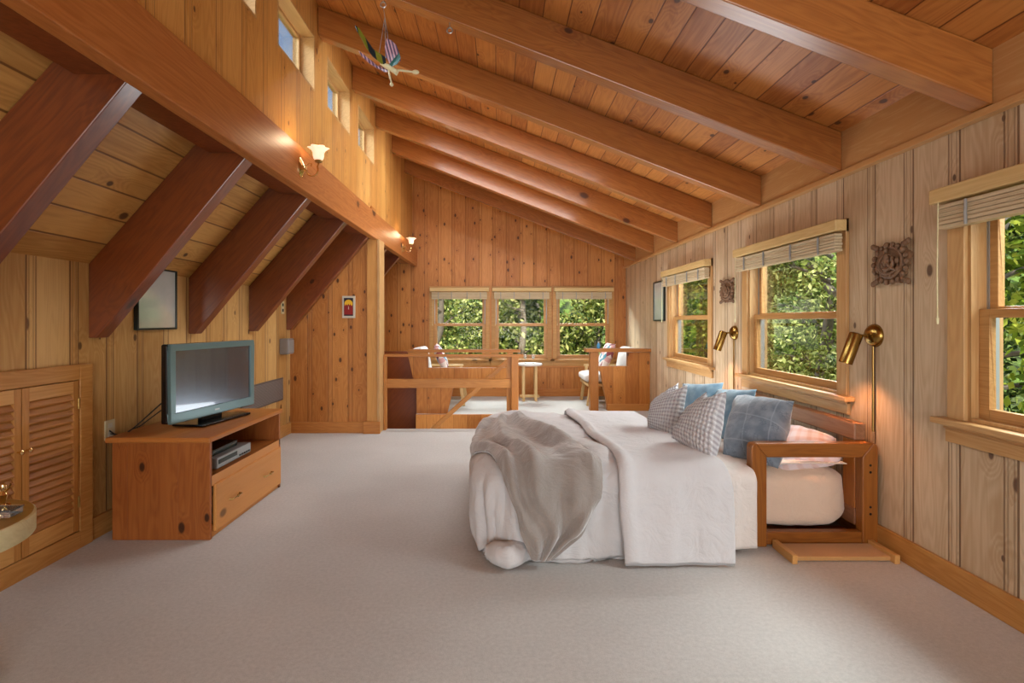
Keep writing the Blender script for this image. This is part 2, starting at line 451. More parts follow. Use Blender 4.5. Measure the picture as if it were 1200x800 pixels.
def mk_leaf(name, c1, c2, c3):
    t = NT(name); t.n.remove(t.bsdf)
    g = t.new('ShaderNodeNewGeometry')
    cr = t.new('ShaderNodeValToRGB'); e = cr.color_ramp.elements
    e[0].color = hexc(c1); e[1].color = hexc(c3); m = e.new(.55); m.color = hexc(c2)
    t.l.new(g.outputs['Random Per Island'], cr.inputs[0])
    d = t.new('ShaderNodeBsdfDiffuse'); tl = t.new('ShaderNodeBsdfTranslucent')
    t.l.new(cr.outputs[0], d.inputs[0]); t.l.new(cr.outputs[0], tl.inputs[0])
    mx = t.new('ShaderNodeMixShader'); mx.inputs[0].default_value = .25
    t.l.new(d.outputs[0], mx.inputs[1]); t.l.new(tl.outputs[0], mx.inputs[2]); t.l.new(mx.outputs[0], t.out.inputs[0])
    return t.m
M['leaf_a'] = mk_leaf('leaves_bright', '#303E1E', '#76863F', '#D0D38C')
M['leaf_b'] = mk_leaf('leaves_olive', '#1E2A16', '#485A2A', '#8C9650')
M['leaf_c'] = mk_leaf('leaves_sunny', '#3A5020', '#7E932E', '#C9CC60')
M['bark'] = plain('bark', '#6E665C', .9, noise=.6, nscale=12)
M['bark_pale'] = plain('bark_pale', '#857B6C', .9, noise=.5, nscale=9)
def mk_hill():
    t = NT('wooded_slope'); tc = t.new('ShaderNodeTexCoord'); v = tc.outputs['Object']
    n = t.noise(v, 2.2, 6, .75); m = t.noise(v, .5, 3)
    col = t.mix(t.ramp(n, .4, .62), hexc('#1E2C14'), hexc('#74903A'))
    col = t.mix(t.math('MULTIPLY', t.ramp(m, .5, .7), .5), col, hexc('#B4BC70'))
    t.set(Base_Color=col, Roughness=1)
    t.bump(n, 1, .3)
    return t.m
M['hill'] = mk_hill()
M['ext'] = plain('shingle_outside', '#7d6a55', .9, noise=.3)

# ------------------------------------------------------------------ the shell
XR, XL, YF, YB = 2.20, -2.42, 8.70, -5.6
XC = -1.485                       # clerestory wall face
CEIL = lambda x: 2.49 - .3852 * (x - 2.17)
LOWC = lambda x: 1.64 + 1.12 * (x + 2.42)
HX0, HX1, HY0, HY1 = -2.42, .16, 6.08, 7.04     # stair opening

m = MB()
m.box(XL - .15, XR + .15, YB, HY0, -.22, 0); m.box(-1.147, XR + .15, HY1, YF + .15, -.22, 0); m.box(XL - .15, -1.147, 7.34, YF + .15, -.22, 0)
m.box(HX1, XR + .15, HY0, HY1, -.22, 0)
struct(m.build('floor', M['carpet']), 'off-white cut-pile carpet floor')

def wall_boxes(m, u0, u1, z0, z1, holes, put):
    us = sorted({u0, u1, *[h[0] for h in holes], *[h[1] for h in holes]})
    for a, b in zip(us, us[1:]):
        hs = sorted([h for h in holes if h[0] < b - 1e-6 and h[1] > a + 1e-6], key=lambda h: h[2])
        z = z0
        for h in hs:
            if h[2] > z: put(a, b, z, h[2])
            z = h[3]
        if z < z1: put(a, b, z, z1)

# windows of the right wall: opening Y range; far wall: opening X range; clerestory
RW = [(1.22, 2.36), (3.24, 4.42), (5.24, 6.42)]
RZ0, RZ1 = .83, 1.86
FW = [(-1.13, -.21), (-.06, .86), (1.0, 1.93)]
FZ0, FZ1 = .645, 1.84
CW = [(1.45, 2.12), (2.41, 3.09), (3.38, 4.07), (4.36, 5.04), (5.32, 6.02)]
CZ0, CZ1 = 3.15, 3.60

m = MB()
wall_boxes(m, YB, YF + .15, -.2, 2.52, [(a, b, RZ0, RZ1) for a, b in RW], lambda a, b, z, w: m.box(XR, XR + .15, a, b, z, w))
struct(m.build('wall_right', M['right_wall']), 'knotty pine side wall, colour paled for daylight glare')
m = MB()
m.box(XL - .15, XL, YB, YF + .15, -.2, 1.70)
struct(m.build('wall_left', M['left_wall']), 'low knotty pine knee wall')
m = MB()
wall_boxes(m, XL - .15, XR + .15, -.2, 2.0, [(a, b, FZ0, FZ1) for a, b in FW], lambda a, b, z, w: m.box(a, b, YF, YF + .15, z, w))
m.prism([(XL + .35, 2.0), (XR + .15, 2.0), (XR + .15, CEIL(XR + .15) + .06), (XC - .16, CEIL(XC - .16) + .06), (XC - .16, 2.72), (XC, 2.72)], YF, YF + .15)
struct(m.build('wall_far', M['far_wall']), 'orange knotty pine end wall')
m = MB()
m.prism([(XL - .15, -.2), (XR + .15, -.2), (XR + .15, CEIL(XR + .15)), (XC - .16, CEIL(XC - .16)), (XL - .15, 1.6)], YB - .15, YB)
struct(m.build('wall_back', M['far_wall']))
m = MB()
wall_boxes(m, YB, YF, 2.33, 4.02, [(a, b, CZ0, CZ1) for a, b in CW], lambda a, b, z, w: m.box(XC - .16, XC, a, b, z, w))
struct(m.build('wall_clerestory', M['side_wall']), 'upper knotty pine wall with clerestory windows')
# partition by the stairs
m = MB()
m.prism([(XL, 0), (-1.40, 0), (-1.40, 2.24), (-1.475, 2.24), (-1.475, 2.64), (XL, LOWC(XL) - .01)], 5.85, 6.05)
struct(m.build('wall_stair', M['far_wall']), 'knotty pine partition wall beside the stairs')
m = MB(); m.prism([(2.55, CEIL(2.55)), (2.55, CEIL(2.55) + .12), (-2.0, CEIL(-2.0) + .12), (-2.0, CEIL(-2.0))], YB, YF + .6)
struct(m.build('ceiling', M['ceiling']), 'sloped pine plank ceiling')
m = MB(); m.prism([(-2.75, LOWC(-2.75)), (-2.75, LOWC(-2.75) + .15), (-1.60, LOWC(-1.60) + .15), (-1.60, LOWC(-1.60)), ], YB, YF + .3)
struct(m.build('ceiling_low', M['low_ceiling']), 'steep low pine plank ceiling')

# stairwell
m = MB()
m.box(-1.147, .16, HY1 - .03, HY1 - .002, -2.7, -.001)
struct(m.build('wall_stairwell', M['half_wall']))
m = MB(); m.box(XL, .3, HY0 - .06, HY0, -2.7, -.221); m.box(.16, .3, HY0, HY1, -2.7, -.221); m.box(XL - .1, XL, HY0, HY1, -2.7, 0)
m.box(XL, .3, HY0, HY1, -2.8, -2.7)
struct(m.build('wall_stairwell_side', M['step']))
m = MB()
for k in range(9):
    m.box(.16 - .27 * (k + 1), .16 - .27 * k, HY0 + .01, HY1 - .01, -2.69, -.20 * (k + 1))
struct(m.build('floor_stairs', M['carpet']), 'carpeted stairs going down')

# baseboards and trim
def base(name, x0, x1, y0, y1, mat, h=.13):
    return struct(MB().box(x0, x1, y0, y1, 0, h).build(name, mat, bevel=.004))
base('baseboard_right', XR - .02, XR, YB, 7.28, M['trim_y'])
base('baseboard_right_far', XR - .02, XR, 7.42, YF, M['trim_y'])
base('baseboard_left', XL, XL + .02, YB, 2.09, M['trim_y'])
base('baseboard_left_far', XL, XL + .02, 2.98, 5.85, M['trim_y'])
base('baseboard_stair', XL + .02, -1.52, 5.83, 5.85, M['trim_x'])
base('baseboard_far', XL, XR, YF - .02, YF, M['trim_x'])
m = MB(); m.box(XR - .035, XR, YB, YF, 2.24, 2.52); m.box(XR - .05, XR, YB, YF, 2.21, 2.245)
struct(m.build('trim_1', M['frieze'], bevel=.004), 'pine frieze board along the top of the side wall')
m = MB(); m.box(-1.52, -1.385, 5.825, 5.85, 0, 2.25)
struct(m.build('trim_2', M['trim_z'], bevel=.003), 'vertical casing board at the partition edge')
m = MB(); m.box(-1.40, -1.372, 5.815, 6.06, 0, 2.242)
struct(m.build('trim_3', M['pale_trim'], bevel=.003), 'pale end board of the partition')
m = MB(); m.box(-1.56, -1.365, 5.80, 5.825, 0, .14)
struct(m.build('trim_4', M['trim_x'], bevel=.003))
m = MB(); m.box(XC, XC + .012, YB, YF, 2.50, 2.565)
struct(m.build('trim_5', M['clere_trim'], bevel=.003))
# trim boards around far windows (between and below)
m = MB(); m.box(-1.27, 2.06, YF - .018, YF, FZ0 - .15, FZ0 - .075)
struct(m.build('trim_6', M['trim_x'], bevel=.003), 'apron board under the end wall windows')

struct(MB().box(-1.70, -1.488, YB, YF, 2.29, 2.34).build('trim_8', M['low_rafter']), 'dark blocking board behind the header beam')
# longitudinal beam under the clerestory wall
m = MB(); m.box(-1.475, -1.40, YB, YF, 2.242, 2.54)
tag(m.build('header_beam', M['ridge'], bevel=.006), 'long glossy fir header beam running over the knee wall side', 'beam')

# roof rafters
ords = ['first', 'second', 'third', 'fourth', 'fifth', 'sixth', 'seventh', 'eighth']
RD = [2.2, 3.17, 4.14, 5.10, 6.07, 7.00, 7.93]
m = MB(); zb = lambda x: 2.245 - .3852 * (x - 2.17)
m.prism([(2.163, zb(2.163)), (2.163, CEIL(2.163) - .003), (XC + .002, CEIL(XC) - .003), (XC + .002, zb(XC))], 0, .10)
r0 = m.build('roof_rafter', M['rafter'], bevel=.006, loc=(0, RD[0], 0))
for i, d in enumerate(RD):
    o = r0 if i == 0 else copy_tree(r0)
    o.location = (0, d, 0)
    tag(o, 'sloping fir roof rafter under the high plank ceiling, %s from the camera' % ords[i], 'rafter', 'rafters of the high ceiling')
LD = [2.02, 2.97, 3.93, 4.88, 5.74, 6.68, 7.55]
m = MB(); xe = -1.487
m.prism([(XL + .002, 1.20), (XL + .002, LOWC(XL) - .004), (xe, LOWC(xe) - .004), (xe, 1.21 + 1.12 * (xe - XL) + .01), (XL + .05, 1.20)], 0, .095)
r1 = m.build('knee_rafter', M['low_rafter'], bevel=.005, loc=(0, LD[0], 0))
for i, d in enumerate(LD):
    o = r1 if i == 0 else copy_tree(r1)
    o.location = (0, d, 0)
    txt = ('steep dark fir rafter over the knee wall, %s from the camera' % ords[i]) if i < 5 else ('steep dark fir rafter behind the stair partition, %s one' % ('nearer' if i == 5 else 'farther'))
    tag(o, txt, 'rafter', 'steep rafters of the low ceiling')

# ------------------------------------------------------------------ windows
def window(name, loc, rz, W, z0, z1, label, trim, trimx, sash, double=True, depth=.15, sill=True, cas=.085):
    """local: x along wall 0..W, +y outwards, wall face at y=0"""
    r = empty(name, loc, rz); struct(r, label)
    m = MB()   # jamb lining
    t = .018
    m.box(0, t, -.002, depth, z0, z1); m.box(W - t, W, -.002, depth, z0, z1)
    m.box(t, W - t, -.002, depth, z1 - t, z1); m.box(t, W - t, -.002, depth, z0, z0 + t)
    m.build('window_jamb', trim, r, bevel=.002)
    if cas:
        m = MB(); m.box(-cas, .004, -.022, 0, z0, z1 + cas); m.box(W - .004, W + cas, -.022, 0, z0, z1 + cas)
        m.box(-cas, W + cas, -.024, -.001, z1, z1 + cas)
        m.build('window_casing', trim, r, bevel=.003)
    if sill:
        MB().box(-cas - .05, W + cas + .05, -.065, .03, z0 - .03, z0).build('window_sill', trimx, r, bevel=.005)
        m = MB(); m.box(-cas - .01, W + cas + .01, -.022, 0, z0 - .115, z0 - .03); m.box(-cas - .01, W + cas + .01, -.032, 0, z0 - .05, z0 - .03)
        m.build('window_apron', trimx, r, bevel=.003)
    def sh(nm, y, a, b, sw=.05, th=.032):
        m = MB(); m.box(t, t + sw, y, y + th, a, b); m.box(W - t - sw, W - t, y, y + th, a, b)
        m.box(t + sw, W - t - sw, y, y + th, a, a + sw); m.box(t + sw, W - t - sw, y, y + th, b - sw * .8, b)
        s = m.build(nm, sash, r, bevel=.003)
        MB().box(t + sw - .004, W - t - sw + .004, y + .014, y + .018, a + sw - .004, b - sw * .8 + .004).build('pane', M['glass'], s)
        return s
    if double:
        mid = z0 + (z1 - z0) * .49
        sh('window_sash', .035, z0 + t, mid + .02); sh('window_sash', .075, mid - .018, z1 - t)
        m = MB()
        for xx in (t, W - t - .012):
            m.box(xx, xx + .012, .072, .12, z0 + t, z1 - t)
        m.build('sash_track', M['silver'], r)
    else:
        sh('window_sash', .105, z0 + t, z1 - t, sw=.03)
    return r
names = ['nearest', 'middle', 'farthest']
for i, (a, b) in enumerate(RW):
    window('window_%d' % (i + 1), (XR, b, 0), -PI / 2, b - a, RZ0, RZ1, 'double-hung wooden window in the side wall, %s of three' % names[i], M['pale_trim'], M['pale_trim_x'], M['sash'])
fn = ['left', 'middle', 'right']
for i, (a, b) in enumerate(FW):
    window('window_%d' % (i + 4), (a, YF, 0), 0, b - a, FZ0, FZ1, 'double-hung wooden window in the end wall, %s of three' % fn[i], M['far_trim'], M['far_trim'], M['sash'], cas=.06)
for i, (a, b) in enumerate(CW):
    window('window_%d' % (i + 7), (XC, a, 0), PI / 2, b - a, CZ0, CZ1, 'small high clerestory window above the header beam', M['clere_trim'], M['clere_trim'], M['clere_trim'], double=False, depth=.17, sill=False, cas=0)

def blind(loc, rz, W, label, group, zt=1.935, cord=True, over=.10, zh=.07, stack=.115):
    r = thing('window_blind', label, 'blind', loc, rz, group)
    MB().box(-over, W + over, -.10, -.024, zt - zh, zt).build('valance', M['valance'], r, bevel=.006)
    m = MB(); a, b = -over + .03, W + over - .03
    z = zt - zh - .012
    for k in range(6):
        h = stack / 6; j = .004 * (k % 2)
        m.box(a, b, -.085 + j, -.035 + j, z - h * (k + 1) + .002, z - h * k)
    m.build('slat_stack', M['blind'], r, bevel=.003)
    if cord:
        m = MB(); m.tube([(-over + .05, -.095, zt - zh), (-over + .05, -.1, zt - .38), (-over + .052, -.1, zt - .62)], .0025, 6)
        m.tube([(-over + .052, -.1, zt - .62), (-over + .052, -.1, zt - .65)], [.006, .004], 8)
        m.build('pull_cord', M['pale_edge'], r)
        for f in (.12, .36, .64, .88):
            m = MB()
            x = a + (b - a) * f
            m.tube([(x, -.088, z), (x + .003, -.092, z - stack * .5), (x, -.088, z - stack)], .006, 6)
            m.build('lift_string', M['silver'], r)
    return r
for i, (a, b) in enumerate(RW):
    blind((XR, b, 0), -PI / 2, b - a, 'raised woven wood blind over the %s side wall window' % names[i], 'blinds of the side wall')
for i, (a, b) in enumerate(FW):
    blind((a, YF, 0), 0, b - a, 'raised woven wood blind over the %s end wall window' % fn[i], 'blinds of the end wall', zt=1.87, cord=True, over=.045, zh=.065, stack=.12)

# ------------------------------------------------------------------ louvred closet doors on the left wall
m = MB()
m.box(XL, XL + .03, 2.88, 2.97, .0, 1.05); m.box(XL, XL + .03, 2.10, 2.19, .0, 1.05)
m.box(XL, XL + .03, 2.19, 2.88, .965, 1.05); m.box(XL, XL + .03, 2.19, 2.88, 0, .10)
struct(m.build('trim_7', M['trim_y'], bevel=.004), 'pine casing around the louvred closet doors')
for i, (a, b) in enumerate([(2.195, 2.527), (2.533, 2.875)]):
    r = empty('door_%d' % (i + 1), (XL, a, 0)); struct(r, ['left louvred closet door in the knee wall', 'right louvred closet door in the knee wall'][i])
    W = b - a; sw = .038
    for a_, b_ in ((0, sw), (W - sw, W)): MB().box(.002, .026, a_, b_, .105, .96).build('stile', M['door_z'], r, bevel=.002)
    for a_, b_ in ((.105, .20), (.89, .96)): MB().box(.002, .026, sw, W - sw, a_, b_).build('rail', M['trim_y'], r, bevel=.002)
    m = MB(); n = 17; hz = (.89 - .20) / n
    for k in range(n):
        z = .20 + hz * k
        m.prism([(.004, z + hz * .75), (.007, z + hz * .95), (.027, z + hz * .2), (.024, z)], sw - .002, W - sw + .002, 'Y')
    m.box(.001, .004, sw - .002, W - sw + .002, .2, .89)
    m.build('louvres', M['louver'], r)
    m = MB(); ky = W - .02 if i == 0 else .02
    m.lathe([(.005, 0), (.005, .012), (.011, .018), (.012, .026), (.006, .031), (0, .032)], 14, Matrix.Translation((.026, ky, .645)) @ Matrix.Rotation(PI / 2, 4, 'Y'))
    m.build('door_knob', M['bright_brass'], r)
    hy = .001 if i == 0 else W - .006
    for z in (.80, .24): MB().tube([(.03, hy, z), (.03, hy, z + .06)], .005, 8).build('hinge', M['aged_brass'], r)

# ------------------------------------------------------------------ TV stand
SX0, SX1, SY0, SY1, SZ = -2.29, -1.71, 2.985, 3.95, .612
t = thing('tv_stand', 'low pine television stand with open shelf and wide drawer', 'cabinet')
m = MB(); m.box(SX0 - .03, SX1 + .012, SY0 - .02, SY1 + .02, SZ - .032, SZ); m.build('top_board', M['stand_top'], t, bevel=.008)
for y0, y1 in ((SY0, SY0 + .022), (SY1 - .022, SY1)):
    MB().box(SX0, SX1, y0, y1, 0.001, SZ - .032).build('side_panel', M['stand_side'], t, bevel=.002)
MB().box(SX0 + .002, SX0 + .012, SY0 + .022, SY1 - .022, .03, SZ - .032).build('back_panel', M['stand_side'], t)
MB().box(SX0 + .012, SX1 - .004, SY0 + .022, SY1 - .022, .352, .374).build('shelf', M['stand_top'], t, bevel=.002)
MB().box(SX1 - .02, SX1 - .001, SY0 + .0225, SY1 - .0225, .312, .374).build('rail', M['stand_front'], t, bevel=.002)
MB().box(SX1 - .03, SX1 - .012, SY0 + .022, SY1 - .022, .001, .07).build('kick_board', M['stand_front'], t)
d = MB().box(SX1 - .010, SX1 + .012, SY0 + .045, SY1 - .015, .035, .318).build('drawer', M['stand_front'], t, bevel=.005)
for y in (3.24, 3.70):
    m = MB(); m.tube([(SX1 + .012, y - .06, .175), (SX1 + .032, y - .055, .175), (SX1 + .036, y, .178), (SX1 + .032, y + .055, .175), (SX1 + .012, y + .06, .175)], .0045, 8)
    m.sphere(Vector((SX1 + .036, y, .178)), .009, 6)
    m.build('handle', M['aged_brass'], d)

# disc player and set-top box inside the stand
t = thing('disc_player', 'silver disc player on the open shelf of the television stand', 'electronics', (-1.93, 3.33, .375))
MB().box(-.19, .19, -.21, .21, .008, .075).build('casing', M['silver'], t, bevel=.004)
MB().box(.1895, .193, -.20, .02, .035, .062).build('display', M['dark_glass'], t)
for k in range(5): MB().box(.1895, .194, .05 + k * .03, .068 + k * .03, .02, .03).build('button', M['black'], t)
MB().box(-.15, .15, -.15, .15, 0, .008).build('feet', M['black_rough'], t)
t = thing('cable_box', 'dark cable box lying on top of the silver disc player', 'electronics', (-1.95, 3.30, .4505))
MB().box(-.16, .16, -.17, .15, .0, .038).build('casing', M['black'], t, bevel=.003)
MB().box(.1595, .163, -.15, .12, .008, .03).build('display', M['dark_glass'], t)

# television
A, B = Vector((-2.037, 3.10, 0)), Vector((-1.90, 3.88, 0))
dv = (B - A).normalized(); W = (B - A).length
t = thing('television', 'flat screen television with grey-teal bezel standing on the pine cabinet', 'television', (A.x, A.y, SZ + .003), math.atan2(dv.y, dv.x))
# local x along the width, local -y faces the room
z0, z1 = .045, .54
m = MB(); m.box(0, W, -.0, .05, z0, z1); m.box(.08, W - .08, .05, .10, z0 + .06, z1 - .07)
m.build('casing', M['black'], t, bevel=.01)
m = MB(); bz = .042
m.box(.002, W - .002, -.022, .002, z0, z0 + .062); m.box(.002, W - .002, -.022, .002, z1 - bz, z1)
m.box(.002, bz, -.022, .002, z0 + .062, z1 - bz); m.box(W - bz, W - .002, -.022, .002, z0 + .062, z1 - bz)
m.build('bezel', M['tv_bezel'], t, bevel=.004)
MB().box(bz - .002, W - bz + .002, -.012, -.002, z0 + .06, z1 - bz + .002).build('screen', M['tv_screen'], t)
m = MB(); m.box(.16, W - .16, -.11, .12, 0, .014); m.build('base', M['black'], t, bevel=.006)
m = MB(); m.box(W / 2 - .09, W / 2 + .09, .01, .055, .012, .10); m.build('neck', M['black'], t, bevel=.006)
o = MB().box(W / 2 - .022, W / 2 + .022, -.0235, -.0215, z0 + .026, z0 + .036).build('badge', M['silver'], t)
# power cable
m = MB(); c0 = A + Vector((.0, .02, 0))
m.tube([(-2.07, 3.22, .84), (-2.14, 3.18, .77), (-2.22, 3.14, .68), (-2.28, 3.13, .625), (-2.33, 3.12, .59), (-2.38, 3.12, .60), (-2.415, 3.125, .62)], .004, 8)
m.tube([(-2.07, 3.25, .80), (-2.16, 3.20, .72), (-2.25, 3.16, .64), (-2.30, 3.15, .62), (-2.36, 3.15, .58), (-2.412, 3.13, .60)], .0035, 8)
tag(m.build('power_cable', M['black_rough']), 'thin black cables running from the television to the wall outlet', 'cable')

def plate(nm, label, x, y0, y1, z0, z1, mat, cat, slots=True, smat=M['white_frame']):
    t = thing(nm, label, cat, (x, (y0 + y1) / 2, z0))
    w = (y1 - y0) / 2; h = z1 - z0
    MB().box(0, .007, -w, w, 0, h).build('cover', mat, t, bevel=.002)
    if slots:
        for zc in (h * .28, h * .72): MB().box(.0065, .009, -w * .42, w * .42, zc - h * .12, zc + h * .12).build('socket', smat, t, bevel=.001)
    return t
plate('wall_outlet', 'ivory electrical outlet on the knee wall beside the television stand', XL, 3.09, 3.17, .565, .685, M['ivory'], 'outlet')
plate('light_switch', 'small dark double switch high on the knee wall near the corner', XL, 5.60, 5.68, 1.38, 1.52, M['ivory'], 'switch', smat=M['dark_hole'])
t = thing('thermostat_box', 'grey metal box mounted on the knee wall near the corner', 'box', (XL, 5.62, .93))
MB().box(0, .10, -.06, .10, 0, .175).build('casing', M['grey_box'], t, bevel=.01)
MB().box(.099, .104, -.05, .09, .02, .155).build('front_cover', M['silver'], t, bevel=.004)
t = thing('wall_grille', 'flat grey return-air grille low on the knee wall past the television', 'vent', (XL, 4.72, .42))
MB().box(0, .012, 0, .92, 0, .25).build('frame', M['grille'], t, bevel=.003)
m = MB()
for k in range(18): m.box(.011, .016, .02, .90, .018 + k * .0122, .024 + k * .0122)
m.build('slats', M['grey_box'], t)

# framed picture on the knee wall (glossy glass, window reflections also put into its colour)
t = thing('framed_picture', 'dark framed picture with reflective glass on the knee wall behind the rafter', 'picture', (XL, 3.34, 1.24))
m = MB(); m.box(0, .03, 0, .012, 0, .43); m.box(0, .03, .398, .41, 0, .43); m.box(0, .03, .012, .398, 0, .012); m.box(0, .03, .012, .398, .418, .43)
m.build('frame', M['black_frame'], t, bevel=.002)
MB().box(.0, .020, .011, .399, .011, .419).build('picture_glass', M['mirror'], t)
# small print on the partition
t = thing('framed_print', 'small white framed print of a yellow sun over red on the stair partition', 'picture', (-1.81, 5.85, 1.335))
MB().box(0, .15, -.018, 0, 0, .255).build('frame', M['white_frame'], t, bevel=.002)
MB().box(.022, .128, -.0195, -.017, .025, .232).build('background', M['print_dark'], t)
m = MB(); m.prism([(.025, .04), (.125, .04), (.125, .155), (.11, .14), (.095, .16), (.085, .145), (.075, .165), (.06, .145), (.045, .16), (.035, .14), (.025, .155)], -.0215, -.019)
m.build('red_field', M['print_red'], t)
m = MB(); m.prism([(.075 + .048 * math.cos(a), .165 + .048 * math.sin(a)) for a in [2 * PI * k / 20 for k in range(20)]], -.0208, -.019)
m.build('yellow_sun', M['print_yellow'], t)
m = MB(); m.prism([(.072, .10), (.080, .10), (.078, .135), (.074, .135)], -.0225, -.021)
m.build('white_figure', M['white_frame'], t)
# framed mirror on the right wall, far end
t = thing('framed_mirror', 'narrow dark framed glass picture on the side wall past the windows', 'picture', (XR, 6.62, 1.30))
m = MB(); m.box(-.028, 0, 0, .018, 0, .54); m.box(-.028, 0, .432, .45, 0, .54); m.box(-.028, 0, .018, .432, 0, .018); m.box(-.028, 0, .018, .432, .522, .54)
m.build('frame', M['black_frame'], t, bevel=.002)
MB().box(-.018, 0, .017, .433, .017, .523).build('picture_glass', M['mirror'], t)

# ------------------------------------------------------------------ round side table at the left edge
t = thing('side_table', 'round side table with olive top and thick pale edge at the left edge', 'table', (-1.95, 1.70, 0))
MB().lathe([(.285, .525), (.288, .53), (.288, .595), (.283, .6), (.24, .6)], 64).build('edge_band', M['pale_edge'], t)
MB().lathe([(.0, .5985), (.281, .5985), (.281, .6008), (0, .6008)], 64).build('tabletop', M['table_top'], t)
MB().lathe([(.18, 0), (.18, .02), (.05, .05), (.035, .12), (.035, .45), (.06, .52), (.2, .526)], 32).build('pedestal', M['pale_edge'], t)
t = thing('brass_figurine', 'small polished brass figurine on the round side table', 'ornament', (-1.868, 1.90, .6012))
m = MB(); m.lathe([(.022, 0), (.022, .006), (.009, .012), (.012, .03), (.016, .045), (.007, .058), (.011, .07), (.009, .082), (0, .088)], 16)
m.build('body', M['bright_brass'], t)
for k in (1, -1): MB().tube([(0, 0, .05), (k * .018, 0, .066), (k * .028, 0, .084)], .004, 8).build('arm', M['bright_brass'], t)
t = thing('glass_dish', 'low clear glass box lying on the round side table', 'dish', (-1.775, 1.81, .6012), .1)
MB().box(-.09, .04, -.03, .03, 0, .022).build('box_body', M['clear'], t, bevel=.004)
MB().box(-.092, .042, -.032, .032, .022, .028).build('lid', M['clear'], t, bevel=.002)

# ------------------------------------------------------------------ stair railing
t = thing('stair_railing', 'pine guard rail in front of the stair opening with two rails', 'railing')
MB().box(-1.37, .30, 6.0, 6.10, .872, .90).build('top_rail', M['rail'], t, bevel=.004)
MB().box(-1.37, .16, 6.02, 6.06, .50, .605).build('middle_rail', M['rail'], t, bevel=.004)
MB().box(.155, .24, 6.0, 6.09, 0.0, .872).build('post', M['rail_z'], t, bevel=.004)
MB().box(-1.37, -1.34, 6.0, 6.08, 0.0, .872).build('wall_post', M['rail_z'], t, bevel=.003)
MB().box(.10, .155, 6.05, 6.09, .0, .872).build('post_side_board', M['rail_z'], t, bevel=.003)
m = MB(); m.beam((.13, 6.22, .82), (-1.2, 6.22, -.39), .05, .055)
tag(m.build('stair_handrail', M['rail'], bevel=.008), 'diagonal pine handrail going down into the stair opening', 'handrail')

s = .01195
def px7(a, b): return ((a - CX) * s, H - (b - CY) * s)
t = thing('stair_half_wall', 'pine board half wall with cut-out behind the stair opening', 'half wall')
m = MB()
m.prism([px7(478, 417), px7(501, 417), px7(501, 431), px7(598, 431), px7(598, 451), px7(532, 451), px7(524, 485), px7(488, 485), px7(488, 452), px7(484, 443)], 7.06, 7.14)
m.build('board_panel', M['half_wall'], t, bevel=.002)
MB().box((478 - CX) * s, .31, 7.0, 7.18, .862, .90).build('cap', M['rail'], t, bevel=.004)
MB().box(.12, .205, 7.05, 7.15, 0, .862).build('post', M['rail_z'], t, bevel=.003)
MB().box(px7(478, 0)[0], px7(501, 0)[0], 7.06, 7.14, .80, .862).build('cap_block', M['rail_z'], t)
m = MB(); m.box(XL, -1.15, 7.3, 7.338, -2.7, .86)
struct(m.build('wall_stair_shade', M['low_rafter']))  # dark rafter tone stands in for the shade of the stairwell

s2 = .012373
def px73(a, b): return ((a - CX) * s2, H - (b - CY) * s2)
t = thing('right_half_wall', 'pine board half wall with cut-out by the side wall', 'half wall')
m = MB()
m.prism([px73(735.6, 413), (XR - .001, px73(0, 413)[1]), (XR - .001, 0), px73(711.5, 481), px73(711, 474), px73(704, 436), px73(700.5, 433), px73(700.5, 429), px73(735.6, 429)], 7.3, 7.38)
m.build('board_panel', M['half_wall'], t, bevel=.002)
MB().box(1.26, XR - .001, 7.24, 7.44, .852, .90).build('cap', M['rail'], t, bevel=.004)
MB().box(1.33, 1.45, 7.28, 7.40, 0, .852).build('post', M['rail_z'], t, bevel=.003)
MB().box(1.58, XR - .02, 7.284, 7.3, 0, .10).build('base_board', M['rail'], t, bevel=.003)

